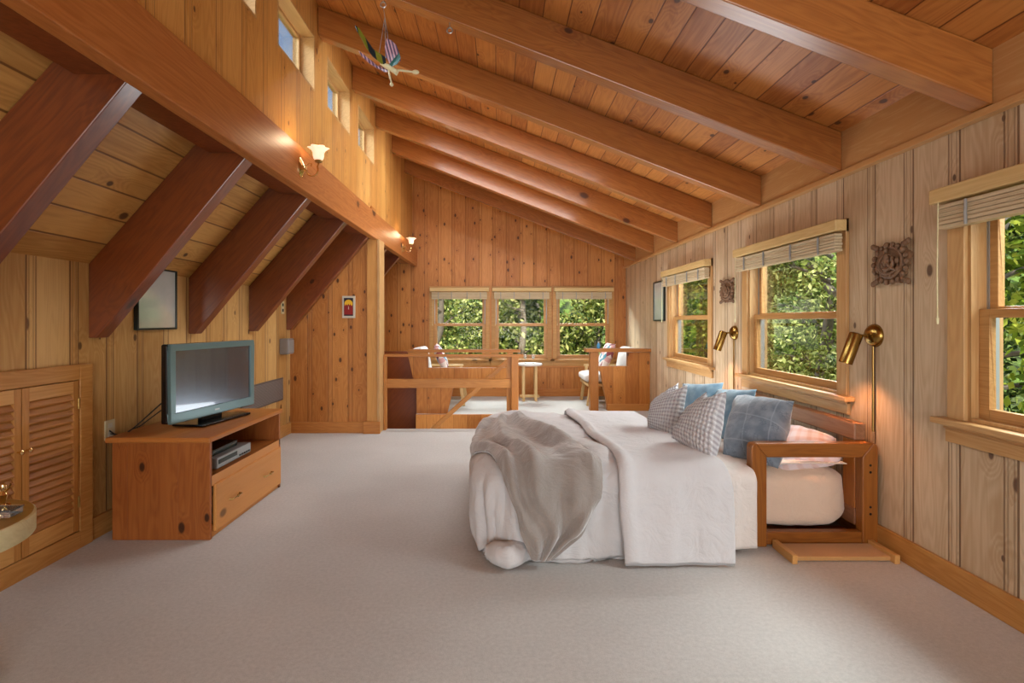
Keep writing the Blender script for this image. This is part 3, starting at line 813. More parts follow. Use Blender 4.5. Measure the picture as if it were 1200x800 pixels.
# ------------------------------------------------------------------ cushions
def pillow(name, c, mat, thick, label=None, cat='pillow', group=None, n=22, pinch=.05, wr=.01, parent=None, seed=0, scallop=0, pw=2.6):
    """c: four corners TL,TR,BR,BL"""
    TL, TR, BR, BL = [Vector(p) for p in c]
    nrm = (TR - TL).cross(BL - TL).normalized()
    ctr = (TL + TR + BR + BL) / 4
    wu = (TR - TL).length
    verts, uvs, faces = [], [], []
    idx = {}
    for side in (0, 1):
        for i in range(n + 1):
            for j in range(n + 1):
                u, v = i / n, j / n
                edge = i in (0, n) or j in (0, n)
                if side == 1 and edge:
                    idx[(1, i, j)] = idx[(0, i, j)]; continue
                a, b = 2 * u - 1, 2 * v - 1
                p = TL * (1 - u) * (1 - v) + TR * u * (1 - v) + BR * u * v + BL * (1 - u) * v
                # edges bow in between the corners
                p += (ctr - p) * pinch * ((1 - a * a) * abs(b) ** 3 + (1 - b * b) * abs(a) ** 3)
                prof = ((1 - abs(a) ** pw) * (1 - abs(b) ** pw)) ** .5
                q = p * 6 + Vector((seed, side * 3, 0))
                w = mnoise.noise(q) * .6 + mnoise.noise(q * 2.3) * .4
                cr = math.sin(max(abs(a), abs(b)) * 3 + math.atan2(b, a) * 11 + seed) * .35 * max(abs(a), abs(b)) ** 2
                off = thick / 2 * prof + wr * (w + cr) * min(1, prof * 2)
                p = p + nrm * (off if side == 0 else -off)
                if scallop and edge:
                    k = (u if j in (0, n) else v)
                    p += (p - ctr).normalized() * scallop * abs(math.sin(k * PI * 14))
                idx[(side, i, j)] = len(verts); verts.append(p); uvs.append((u, v))
    for side in (0, 1):
        for i in range(n):
            for j in range(n):
                f = [idx[(side, i, j)], idx[(side, i + 1, j)], idx[(side, i + 1, j + 1)], idx[(side, i, j + 1)]]
                faces.append(tuple(f if side == 0 else f[::-1]))
    base = ctr.copy()
    me = bpy.data.meshes.new(name); me.from_pydata([v - base for v in verts], [], faces)
    ul = me.uv_layers.new(name='UVMap')
    for lp in me.loops: ul.data[lp.index].uv = uvs[lp.vertex_index]
    for p in me.polygons: p.use_smooth = True
    me.materials.append(mat); me.update()
    o = bpy.data.objects.new(name, me); COL.objects.link(o); o.location = base
    if parent: o.parent = parent
    else: tag(o, label, cat, group)
    return o

# ------------------------------------------------------------------ bed
t = thing('futon_bed', 'dark stained wooden futon bed frame with open square arm', 'bed frame', (0, 0, 0))
def arm(y0, y1):
    P = [(1.455, 0), (1.455, .575), (1.475, .597), (2.165, .597), (2.185, .575), (2.185, 0), (2.10, 0), (2.10, .09)]
    MB().prism([(1.455, .0), (1.455, .572), (1.463, .590), (1.482, .597), (1.545, .515), (1.545, 0)], y0, y1).build('arm_post', M['arm_z'], t, bevel=.006)
    MB().prism([(2.185, .0), (2.095, 0), (2.095, .515), (2.158, .597), (2.177, .590), (2.185, .572)], y0, y1).build('arm_post', M['arm_z'], t, bevel=.006)
    MB().prism([(1.482, .597), (2.158, .597), (2.0949, .515), (1.5451, .515)], y0 + .0005, y1 - .0005).build('arm_rail', M['arm'], t, bevel=.006)
    MB().box(1.545, 2.095, y0 + .004, y1 - .004, .012, .085).build('bottom_rail', M['arm'], t, bevel=.006)
    for z in (.19, .23, .43, .47):
        MB().tube([(2.14, y0 - .001, z), (2.14, y0 + .006, z)], .007, 10).build('bolt', M['black'], t)
arm(2.895, 2.955); arm(4.42, 4.48)
for z in (.60, .10): MB().box(2.09, 2.16, 2.957, 4.42, z, z + .1).build('back_rail', M['arm_y'], t, bevel=.008)
for y in (2.957, 4.317): MB().box(2.092, 2.158, y, y + .103, .2, .60).build('back_stile', M['arm_z'], t, bevel=.005)
for k in range(8): MB().box(.1, 2.1, 3.0 + k * .175, 3.09 + k * .175, .022, .045).build('slat', M['arm'], t)
for x in (.1, 1.2): MB().box(x, x + .06, 2.98, 4.38, 0, .021).build('bearer', M['arm'], t)

def sq(v, p): return math.copysign(abs(v) ** p, v)
def cushion_box(x0, x1, y0, y1, z0, z1, r, wr=.006, nu=60, nv=28, seed=0):
    """soft rounded box: superellipsoid-like"""
    m = MB(); P = []
    cx, cy, cz = (x0 + x1) / 2, (y0 + y1) / 2, (z0 + z1) / 2
    hx, hy, hz = (x1 - x0) / 2, (y1 - y0) / 2, (z1 - z0) / 2
    for i in range(nv + 1):
        ph = -PI / 2 + PI * i / nv
        row = []
        for k in range(nu):
            th = 2 * PI * k / nu
            c = abs(math.cos(ph)) ** r; sz = sq(math.sin(ph), r)
            rr = .16
            p = Vector((cx + hx * c * sq(math.cos(th), rr), cy + hy * c * sq(math.sin(th), rr), cz + hz * sz))
            w = mnoise.noise(p * 5 + Vector((seed, 0, 0))) + .5 * mnoise.noise(p * 13)
            p += Vector((p.x - cx, p.y - cy, (p.z - cz) * 3)).normalized() * w * wr
            row.append(p)
        row.append(row[0].copy())
        P.append(row)
    m.grid(P); return m
tag(cushion_box(.0, 2.11, 2.965, 4.38, .046, .445, .36, wr=.018, nu=160, nv=40).build('futon_mattress', M['mattress']), 'thick futon mattress in a cream fitted sheet inside the wooden frame', 'mattress')

class Drape:
    def __init__(s, x0, x1, y0, y1, top, r=.1, rc=.12, flare=.12, rip=.03, freq=9, seed=0, puff=.03, noise=.012, lift=0.0, floor=.012):
        s.__dict__.update(locals())
    def perim(s, b):
        return b.x * 1.0 + b.y * 1.3
    def pt(s, x, y, off=0.0):
        rc = s.rc
        ix0, ix1, iy0, iy1 = s.x0 + rc, s.x1 - rc, s.y0 + rc, s.y1 - rc
        qx, qy = min(max(x, ix0), ix1), min(max(y, iy0), iy1)
        dx, dy = x - qx, y - qy
        dist = math.hypot(dx, dy)
        d = dist - rc
        n3 = mnoise.noise
        sd = Vector((s.seed, s.seed * .7, 0))
        p2 = Vector((x, y, 0)) + sd
        wr = n3(p2 * 3.2) * .6 + n3(p2 * 7.5) * .3 + n3(p2 * 17) * .12
        if d <= 0 or dist < 1e-6:
            e = 1 - max(0, min(1, (-d) / .35)); edge = 1 - e * e
            z = s.top + s.puff * edge + s.noise * wr * 1.2 + off
            return Vector((x, y, z))
        nx, ny = dx / dist, dy / dist
        bx, by = qx + nx * rc, qy + ny * rc
        r = s.r; a = d / r
        if a < PI / 2:
            out = r * math.sin(a); drop = r * (1 - math.cos(a)); nn = Vector((nx * math.sin(a), ny * math.sin(a), math.cos(a)))
        else:
            out = r; drop = r + (d - r * PI / 2); nn = Vector((nx, ny, 0))
        fall = s.top - s.floor - off * .0
        k = min(1, drop / fall)
        pr = bx * 1.0 - by * .9 + math.atan2(ny, nx) * .35
        q = Vector((pr * s.freq, s.seed * 1.7, drop * .9))
        rp = n3(q) + .45 * n3(q * 2.1 + Vector((3, 1, 0)))
        out += s.flare * k + s.rip * rp * min(1, drop / .15) 
        if drop > fall:
            ex = drop - fall; out += ex * .25; drop = fall - .004 * math.sin(ex * 30)
        p = Vector((bx + nx * out, by + ny * out, s.top - drop)) + nn * (off + s.noise * wr)
        p.z = max(p.z, s.floor + off * .5)
        return p

TOP = .475
dr = Drape(-.02, 2.3, 2.83, 4.30, TOP, r=.10, rc=.12, flare=-.01, rip=.045, freq=6.5, seed=3.1, puff=.035, noise=.032)
def cloth(name, dr, x0, x1, y0, y1, nx, ny, mat, off=0, solid=.02, shape=None, extra=None, parent=None, sub=0):
    m = MB(); P = []
    for i in range(nx + 1):
        row = []
        for j in range(ny + 1):
            u, v = i / nx, j / ny
            if shape: x, y = shape(u, v)
            else: x, y = x0 + (x1 - x0) * u, y0 + (y1 - y0) * v
            o = off + (extra(x, y, u, v) if extra else 0)
            row.append(dr.pt(x, y, o))
        P.append(row)
    m.grid(P)
    return m.build(name, mat, parent, solid=solid, smooth=True, subsurf=sub)
t = thing('duvet', 'puffy white duvet spread over the foot of the bed and touching the carpet', 'duvet')
def dx(x, y, u, v):   # soft padding waves
    e = min(1, min(u, 1 - u, v, 1 - v) * 14)
    return .012 * e + .010 * math.sin(x * 9 + y * 3) * e
cloth('cover', dr, -.44, .80, 2.83 - .56, 4.72, 110, 150, M['duvet'], off=.012, solid=.03, extra=dx, parent=t)
# rolled corner of the duvet on the carpet
m = MB()
P = []
for i in range(25):
    f = i / 24; c = Vector((-.07 + .24 * f, 2.70 - .05 * math.sin(f * PI), .072)); rr = .072 * (math.sin(PI * min(max(f, .04), .96)) ** .35)
    row = []
    for k in range(21):
        a = 2 * PI * k / 20; w = 1 + .12 * mnoise.noise(Vector((f * 5, math.cos(a) * 1.5, math.sin(a) * 1.5)))
        row.append(c + Vector((0, math.cos(a) * rr * w * 1.1, math.sin(a) * rr * w * .9)))
    P.append(row)
m.grid(P); m.build('rolled_corner', M['duvet'], t)
# folded-back section: wide smooth band across the bed down to the carpet
drf = Drape(-.02, 2.3, 2.80, 4.30, TOP + .03, r=.09, rc=.10, flare=.035, rip=.022, freq=6, seed=8.0, puff=.03, noise=.012, floor=.010)
def fshape(u, v):
    y = (2.80 - .555) + (4.66 - 2.245) * v
    xl = .655 - .09 * min(1, max(0, (y - 2.75) / 1.3)) + .012 * math.sin(y * 9)
    xr = 1.245 - .11 * min(1, max(0, (y - 2.65) / .6))
    return xl + (xr - xl) * u, y
def fex(x, y, u, v):
    e = min(1, u * 9); w = mnoise.noise(Vector((x * 2.2, y * 2.2, 4)))
    roll = .022 * math.exp(-((u - .06) / .07) ** 2)
    return .012 * e + roll + .008 * w
cloth('folded_band', drf, 0, 0, 0, 0, 64, 150, M['fold'], off=.012, solid=.016, shape=fshape, extra=fex, parent=t)
# sheet under, hanging beside the arm
drs = Drape(-.02, 2.3, 2.87, 4.28, TOP - .02, r=.06, rc=.08, flare=.01, rip=.012, freq=12, seed=2.2, puff=.008, noise=.008, floor=.01)
def sshape(u, v):
    return 1.12 + (.322) * u, (2.87 - .455) + (4.6 - 2.415) * v
t = cloth('bed_sheet', drs, 0, 0, 0, 0, 40, 130, M['sheet'], off=.004, solid=.004, shape=sshape)
tag(t, 'white flat sheet hanging beside the wooden arm of the bed', 'sheet')
def s2shape(u, v):
    return 1.44 + .62 * u, 2.975 + (1.37) * v
t2 = cloth('bed_sheet', Drape(-.1, 2.4, 2.8, 4.6, TOP - .02, puff=.004, noise=.008, seed=6), 0, 0, 0, 0, 40, 60, M['sheet'], off=.0, solid=.004, shape=s2shape, parent=None)
t2.name = 'sheet_top'; t2.parent = t
# throw blanket
dth = Drape(-.02, 2.3, 2.80, 4.30, TOP + .035, r=.11, rc=.14, flare=.04, rip=.055, freq=7.5, seed=5.5, puff=.035, noise=.020, floor=.02)
def tshape(u, v):
    # v: 0 near/hanging end .. 1 far end; u: 0 foot side .. 1 head side
    L = [(0, .17, 2.29), (.12, .12, 2.42), (.28, .055, 2.62), (.42, .0, 2.78), (.55, -.07, 2.98), (.70, -.17, 3.20), (.85, -.17, 3.55), (1, -.06, 3.86)]
    R = [(0, .28, 2.28), (.12, .43, 2.42), (.28, .54, 2.60), (.42, .56, 2.76), (.55, .52, 2.92), (.70, .42, 3.16), (.85, .30, 3.50), (1, .16, 3.92)]
    def ip(T):
        for a, b in zip(T, T[1:]):
            if v <= b[0] + 1e-9:
                f = (v - a[0]) / (b[0] - a[0]); f = f * f * (3 - 2 * f) * .35 + f * .65
                return a[1] + (b[1] - a[1]) * f, a[2] + (b[2] - a[2]) * f
        return T[-1][1:]
    l, r = ip(L), ip(R)
    return l[0] + (r[0] - l[0]) * u, l[1] + (r[1] - l[1]) * u
def tex(x, y, u, v):
    ph = u * 17 + 2.6 * mnoise.noise(Vector((v * 3.0, u * 1.5, 2))) * 2
    fold = .5 + .5 * math.sin(ph)
    e = min(1, min(u, 1 - u) * 10) * min(1, min(v, 1 - v) * 12 + .2)
    big = mnoise.noise(Vector((u * 4, v * 6, 7)))
    return .024 + .045 * fold ** 1.5 * e + .03 * big * e
t = cloth('throw_blanket', dth, 0, 0, 0, 0, 110, 170, M['throw'], off=.012, solid=.014, shape=tshape, extra=tex)
tag(t, 'crumpled taupe plush throw blanket over the foot corner of the bed', 'blanket')

# pillows (corners TL,TR,BR,BL as seen)
G = 'gingham cushions on the bed'
pillow('bed_pillow', [at(926, 497, 3.55), (2.02, 3.01, .60), (2.05, 3.0, .475), at(905, 556, 3.02)], M['pink'], .14, 'pale pink and white plaid pillow lying under the bed rail', seed=1)
pillow('throw_pillow', [at(864, 462, 3.62), at(931, 470, 3.02), at(912, 549, 2.93), at(846, 534, 3.16)], M['blue_grey'], .20, 'large stitched blue-grey pillow leaning behind the wooden arm', seed=2, wr=.012, pinch=.06)
pillow('throw_pillow', [at(842, 455, 3.98), at(887, 456, 3.52), at(862, 520, 3.46), at(822, 512, 3.85)], M['blue'], .16, 'dusty blue velvet pillow behind the big blue-grey pillow', seed=3, wr=.014)
pillow('throw_pillow', [at(800, 449, 4.30), at(848, 448, 3.98), at(836, 508, 3.85), at(792, 500, 4.2)], M['blue'], .16, 'dusty blue pillow farthest back near the side window', seed=4, wr=.014)
pillow('gingham_pillow', [at(765, 470, 4.15), at(795, 448, 4.02), at(797, 508, 3.85), at(763, 498, 4.02)], M['gingham'], .13, 'grey gingham cushion at the far left, mostly behind another', group=G, seed=5)
pillow('gingham_pillow', [at(803, 484, 3.45), at(828, 458, 3.36), at(832, 520, 3.25), at(797, 512, 3.38)], M['gingham'], .12, 'grey gingham cushion with one corner showing between two others', group=G, seed=6)
pillow('gingham_pillow', [at(764, 470, 3.62), at(806, 450, 3.42), at(791, 520, 3.36), at(759, 500, 3.58)], M['gingham'], .15, 'grey gingham cushion second from the left edge of the pile', group=G, seed=7, n=34, scallop=.004)
pillow('gingham_pillow', [at(812, 476, 3.16), at(851, 459, 2.92), at(836, 546, 2.80), at(787, 512, 3.12)], M['gingham'], .15, 'grey gingham cushion nearest the camera in front of the blue pillow', group=G, seed=8, n=51, scallop=.006)

# low wooden tray / step on the carpet
t = thing('floor_tray', 'low woven-top wooden platform on the carpet beside the bed arm', 'platform')
MB().box(1.60, 2.12, 2.72, 2.885, .004, .028).build('woven_top', M['carpet_mat'], t, bevel=.004)
m = MB(); m.box(1.572, 1.60, 2.69, 2.89, .0, .048); m.build('side_strip', M['trim_y'], t, bevel=.003)
m = MB(); m.box(2.12, 2.148, 2.69, 2.89, .0, .048); m.build('side_strip', M['trim_y'], t, bevel=.003)

# ------------------------------------------------------------------ sitting corner at the far end
def chair(label, loc, flip):
    t = thing('lounge_chair', label, 'chair', loc, 0 if not flip else PI, None)
    # faces +x locally
    for x, y, ex in ((.30, -.30, .05), (.30, .30, .05), (-.30, -.30, -.05), (-.30, .30, -.05)):
        m = MB(); m.beam((x, y, .34), (x + ex, y, 0.0), .045, .045, up=(0, 1, 0)); m.build('leg', M['pale_wood'], t, bevel=.004)
    m = MB(); m.box(-.36, .36, -.34, .34, .30, .345); m.build('seat_frame', M['pale_wood'], t, bevel=.005)
    cushion_box(-.30, .40, -.34, .34, .345, .50, .6, wr=.006).build('seat_cushion', M['white_cloth'], t)
    c = cushion_box(-.10, .10, -.34, .34, 0, .46, .4, wr=.006); 
    o = c.build('back_cushion', M['white_cloth'], t); o.location = (-.30, 0, .43); o.rotation_euler = (0, -.18, 0)
    for y in (-.37, .33):
        m = MB(); m.box(-.34, .30, y, y + .04, .55, .58); m.box(.24, .28, y, y + .04, .32, .55); m.box(-.34, -.30, y, y + .04, .32, .55)
        m.build('armrest', M['pale_wood'], t, bevel=.004)
    return t
chair('white cushioned lounge chair behind the stair half wall, facing right', (-.88, 8.02, 0), False)
chair('white cushioned lounge chair in the right far corner, facing left', (1.72, 8.02, 0), True)
pillow('patterned_cushion', [(-1.02, 8.32, .93), (-.98, 7.72, .93), (-.80, 7.70, .53), (-.84, 8.30, .53)], M['print'], .14, 'red and white patterned cushion on the left lounge chair', n=14, cat='cushion')
pillow('patterned_cushion', [(1.80, 8.32, .95), (1.80, 7.72, .95), (1.62, 7.70, .53), (1.62, 8.30, .53)], M['print'], .14, 'red and white patterned cushion on the right lounge chair', n=14, cat='cushion')
t = thing('round_table', 'small white round table under the end wall windows', 'table', (.51, 8.25, 0))
MB().lathe([(.0, .575), (.20, .575), (.21, .582), (.21, .60), (.205, .607), (0, .607)], 40).build('tabletop', M['white_cloth'], t)
for x, y in ((-.10, -.09), (.10, -.09), (-.10, .09), (.10, .09)):
    MB().box(x - .02, x + .02, y - .02, y + .02, 0, .575).build('leg', M['pale_wood'], t, bevel=.003)
m = MB(); m.box(-.16, .16, -.015, .015, .05, .09); m.box(-.12, -.08, -.09, .09, .05, .09); m.box(.08, .12, -.09, .09, .05, .09)
m.build('stretcher', M['pale_wood'], t, bevel=.003)
g0 = None
for i, x in enumerate((.44, .57)):
    t = MB().lathe([(.03, 0), (.03, .003), (.004, .008), (.003, .07), (.02, .085), (.028, .12), (.024, .15), (.022, .15), (.026, .12), (.018, .088), (0, .08)], 16).build('wine_glass', M['clear'], loc=(x, 8.22, .608))
    tag(t, 'clear stemmed glass on the round table, %s of two' % ('left' if i == 0 else 'right'), 'glass', 'glasses on the round table')
t = thing('blue_bottle', 'small blue glass bottle on the cap of the right half wall', 'bottle', (1.46, 7.34, .901))
bm = plain('blue_glass', '#3C86B4', .15)
MB().lathe([(.022, 0), (.024, .01), (.024, .055), (.012, .07), (.010, .085)], 16).build('body', bm, t)
MB().lathe([(.012, .085), (.012, .098), (0, .099)], 14).build('cap', M['white_frame'], t)

# ------------------------------------------------------------------ brass swing lamps on the right wall
def brass_lamp(y, z, label):
    t = thing('brass_sconce', label, 'lamp', (XR, y, z), 0, 'brass reading lamps by the bed')
    Ry = Matrix.Rotation(-PI / 2, 4, 'Y')
    MB().lathe([(.068, 0), (.068, .006), (.062, .02), (.045, .035), (.02, .043), (.0, .045)], 32, Ry).build('backplate', M['brass'], t)
    m = MB(); m.tube([(-.04, 0, 0), (-.075, .0, .0), (-.095, .005, -.005)], .008, 10); m.sphere(Vector((-.098, .005, -.008)), .016, 8)
    m.build('swivel_arm', M['brass'], t)
    a = Vector((-.10, .012, .012)); b = a + Vector((-.055, .015, -.175))
    d = (b - a)
    Mx = Matrix.Translation(a) @ d.to_track_quat('Z', 'Y').to_matrix().to_4x4()
    L = d.length
    MB().lathe([(0, -.004), (.020, -.004), (.032, .0), (.036, .008), (.036, L), (.034, L), (.034, .02), (.0, .015)], 28, Mx).build('lamp_shade', M['brass'], t)
    MB().lathe([(0, L * .55), (.018, L * .6), (.024, L * .75), (.018, L * .88), (0, L * .92)], 14, Mx).build('bulb', plain('bulb_warm', '#fff0d0', .4, emis='#FFB060', estr=6), t)
    m = MB(); m.tube([(-.012, 0, -.05), (-.012, 0, -.56)], .0065, 10); m.build('cord_cover', M['aged_brass'], t)
    ld = bpy.data.lights.new('lamp_light', 'SPOT'); ld.energy = 9; ld.color = (1, .42, .18); ld.spot_size = 2.1; ld.spot_blend = .8; ld.shadow_soft_size = .03
    lo = bpy.data.objects.new('lamp_light', ld); COL.objects.link(lo); lo.parent = t
    lo.location = b + d.normalized() * .02; lo.rotation_euler = Vector((.02, 0, -1)).to_track_quat('-Z', 'Y').to_euler()
    return t
brass_lamp(2.94, 1.215, 'brass reading lamp between the two nearer windows, over the bed arm')
brass_lamp(4.68, 1.19, 'brass reading lamp between the two farther windows')

# ------------------------------------------------------------------ carved ornaments
def ornament(y, z, w, h, label, seed):
    rnd = random.Random(seed)
    t = thing('carved_ornament', label, 'wall carving', (XR, y, z), 0, 'carved wall ornaments')
    m = MB()
    pts = []
    N = 40
    for k in range(N):
        a = 2 * PI * k / N
        r = .5 * (1 + .10 * math.sin(a * 4 + PI) + .06 * math.sin(a * 13 + seed))
        pts.append((w * r * math.cos(a) * .98, h * r * math.sin(a) * .98))
    m.prism(pts, -.022, -.001, 'X')
    m.build('backing', M['carved'], t, bevel=.003)
    m = MB()
    # outer wreath scroll
    for q in range(3):
        rad = (.40, .28, .17)[q]
        pr = []
        a0 = rnd.uniform(0, 6)
        for k in range(26):
            a = a0 + k * .2; r = rad * (1 - .25 * k / 26)
            pr.append((-.028 - .006 * q, w * r * math.cos(a), h * r * math.sin(a)))
        m.tube(pr, [.004 + .008 * math.sin(PI * k / 25) for k in range(26)], 8)
    for q in range(18):
        a = q / 18 * 2 * PI; r = .46
        m.sphere(Vector((-.024, w * r * math.cos(a), h * r * math.sin(a))), .012 + .004 * rnd.random(), 5, (1, 1, 1.2))
    for q in range(16):
        a = rnd.uniform(0, 6.28); r = rnd.uniform(.05, .34)
        m.sphere(Vector((-.032, w * r * math.cos(a), h * r * math.sin(a))), .009 + .007 * rnd.random(), 5, (1, .8, 1.3))
    # bird-like body and leaves at the corners
    m.sphere(Vector((-.034, w * .05, h * .08)), .024, 8, (.8, .8, 1.7))
    m.tube([(-.036, w * .02, h * .02), (-.04, -w * .12, -h * .12), (-.036, -w * .28, -h * .22)], [.012, .010, .003], 8)
    for sx, sz in ((-1, 1), (1, 1), (-1, -1), (1, -1)):
        for k in range(4):
            m.sphere(Vector((-.022, sx * w * (.36 + .045 * k), sz * h * (.42 + .02 * k))), .013, 5, (1, .8, 1.3))
    m.build('scrollwork', M['carved'], t)
ornament(2.80, 1.62, .255, .225, 'square carved wooden wreath ornament between the two nearer windows', 3)
ornament(4.80, 1.585, .27, .215, 'square carved wooden wreath ornament between the two farther windows', 9)

# ------------------------------------------------------------------ glass flower sconces on the beam
def flower_sconce(y, z, label):
    t = thing('flower_sconce', label, 'lamp', (-1.40, y, z), 0, 'flower glass sconces on the header beam')
    Ry = Matrix.Rotation(PI / 2, 4, 'Y')
    Mx = Matrix.Diagonal((1, 1.0, 1.75, 1)) @ Ry
    MB().lathe([(.042, 0), (.042, .006), (.036, .012), (.026, .02), (.012, .03), (0, .034)], 24, Mx).build('backplate', M['bright_brass'], t)
    m = MB()
    pts = [(.03, 0, -.005)]
    for k in range(15):
        a = PI * .9 + k * PI * 1.25 / 14
        pts.append((.082 + .042 * math.cos(a), 0, -.015 + .045 * math.sin(a)))
    pts.append((.125, 0, .02)); pts.append((.128, 0, .038))
    m.tube(pts, .0055, 8)
    m.tube([(.03, 0, .0), (.06, 0, .03), (.08, 0, .028), (.075, 0, .008)], .0035, 8)
    m.build('curved_arm', M['bright_brass'], t)
    Mt = Matrix.Translation((.128, 0, .035))
    MB().lathe([(.0, 0), (.02, .0), (.027, .006), (.027, .014), (.022, .018)], 20, Mt).build('shade_holder', M['aged_brass'], t)
    prof = [(.022, .012), (.033, .03), (.037, .05), (.037, .068), (.044, .085), (.062, .102), (.066, .104)]
    m = MB(); m.lathe(prof, 60, Mt, wob=lambda a, f: 1 + .13 * max(0, f - .45) * 2 * math.sin(a * 6) * 1)
    m.f = [f for f in m.f if len(f) == 4]
    m.build('glass_shade', M['shade'], t, solid=.003)
    ld = bpy.data.lights.new('sconce_light', 'POINT'); ld.energy = 2.5; ld.color = (1, .72, .45); ld.shadow_soft_size = .04
    lo = bpy.data.objects.new('sconce_light', ld); COL.objects.link(lo); lo.parent = t; lo.location = (.128, 0, .19)
flower_sconce(3.56, 2.385, 'nearer brass wall sconce with a lit frosted flower shade on the beam')
flower_sconce(7.35, 2.37, 'farther brass wall sconce with a lit frosted flower shade on the beam')

# ------------------------------------------------------------------ hanging butterfly and hooks
def eye_hook(x, y, z, label):
    t = MB()
    t.tube([(0, 0, .055), (0, 0, .018)], .003, 8)
    t.tube([(.017 * math.sin(a), 0, .017 * math.cos(a)) for a in [2 * PI * k / 20 for k in range(21)]], .0045, 8, cap=False)
    o = t.build('eye_hook', M['steel'], loc=(x, y, z))
    return tag(o, label, 'hook', 'eye hooks under the second rafter')
hy = 3.21
hx1 = (449 - CX) * hy / F; hx2 = (527 - CX) * hy / F
hz = lambda x: zb(x) - .048
eye_hook(hx1, hy, hz(hx1), 'steel eye hook holding the butterfly strings')
eye_hook(hx2, hy, hz(hx2), 'empty steel eye hook under the second rafter')
def mk_wing(name, c1, c2, sc):
    t = NT(name); tc = t.new('ShaderNodeTexCoord')
    sp = t.new('ShaderNodeSeparateXYZ'); t.l.new(tc.outputs['Object'], sp.inputs[0])
    wv = t.math('SINE', t.math('MULTIPLY', t.math('ADD', sp.outputs[0], t.math('MULTIPLY', sp.outputs[2], .25)), sc))
    n = t.noise(tc.outputs['Object'], 60, 2)
    t.set(Base_Color=t.mix(t.ramp(t.math('ADD', wv, t.math('MULTIPLY', n, .8)), .3, .7), hexc(c1), hexc(c2)), Roughness=.35)
    return t.m
wing_dark = mk_wing('wing_dark', '#14242c', '#7a7a24', 90)
wing_pur = mk_wing('wing_purple', '#5a4560', '#c39aa4', 300)
wing_tip = plain('wing_teal', '#2f6360', .4)
c = at(455, 70, hy)
t = thing('hanging_butterfly', 'painted butterfly ornament with dark and purple wings hanging on strings', 'ornament', c)
sp_ = hy / F
def q(px, py, dy=0): return Vector(((px - 455) * sp_, dy, -(py - 70) * sp_))
def wing(name, pts, mat, dy0, dy1):
    m = MB(); n = len(pts)
    vs = []
    for i, (a, b) in enumerate(pts):
        f = i / (n - 1); dd = dy0 + (dy1 - dy0) * (1 - abs(2 * f - 1))
        vs.append(q(a, b, dd))
    cc = sum(vs, Vector()) / n; cc.y = (dy0 + dy1) / 2 + .012
    m.add(vs + [cc], [(i, (i + 1) % n, n) for i in range(n)])
    m.smooth = False
    return m.build(name, mat, t, solid=.004)
wing('wing', [(452, 68), (444, 66), (437, 58), (430, 48), (423, 38), (419, 36), (421, 42), (426, 50), (431, 60), (438, 69), (447, 76), (453, 77)], wing_dark, -.01, -.06)
wing('wing', [(452, 78), (443, 76), (434, 68), (425, 60), (417, 53), (420, 59), (430, 69), (440, 76), (450, 82), (455, 82)], wing_pur, .02, .07)
wing('wing', [(453, 68), (452, 58), (455, 49), (461, 53), (467, 60), (470, 68), (471, 75), (464, 78), (458, 77)], wing_pur, -.01, -.07)
wing('wing', [(457, 77), (463, 73), (470, 68), (472, 74), (467, 79), (460, 80)], wing_tip, -.02, -.075)
cream = plain('cream_paint', '#D8CFA6', .4)
m = MB(); m.tube([q(446, 74), q(452, 77), q(458, 80), q(463, 84), q(465, 88)], [.010, .016, .018, .015, .006], 10); m.sphere(q(464, 84), .017, 8)
m.build('body', cream, t)
m = MB(); m.tube([q(460, 82), q(470, 82.5), q(482, 84), q(488, 84.5)], [.006, .007, .006, .006], 8); m.sphere(q(487, 84.5), .014, 8, (1.7, 1, 1))
m.build('leg', cream, t)
m = MB(); m.tube([q(455, 80), q(457, 90), q(459, 98)], [.005, .006, .004], 8); m.sphere(q(459, 99), .012, 8)
m.build('leg', cream, t)
m = MB(); m.tube([q(422, 37), q(420, 36)], .009, 8); m.sphere(q(421, 37), .011, 6); m.build('wing_knob', plain('knob_blue', '#2c4a78', .3), t)
top = Vector((hx1, hy, hz(hx1) - .015)) - c
for e in (q(444, 64), q(456, 54), q(452, 68)): MB().tube([top, q(451, 20), e], .0018, 6).build('string', M['silver'], t)

# ------------------------------------------------------------------ outdoors
m = MB(); P = []
for i in range(41):
    a = -.25 + (PI * .70) * i / 40
    row = []
    for j in range(14):
        f = j / 13; r = 12 + 16 * f
        r2 = r
        x, y = 2 + r2 * math.cos(a) * 1.0, 2 + r2 * math.sin(a) * 1.1
        z = -3.4 + 11.5 * f ** 1.3 + 1.0 * mnoise.noise(Vector((x * .2, y * .2, 0)))
        row.append(Vector((x, y, z)))
    P.append(row)
m.grid(P)
struct(m.build('hillside', M['hill']), 'steep wooded slope outside the windows')
MB_g = MB().box(-30, 40, -20, 45, -3.6, -3.4)
struct(MB_g.build('ground', M['hill']))

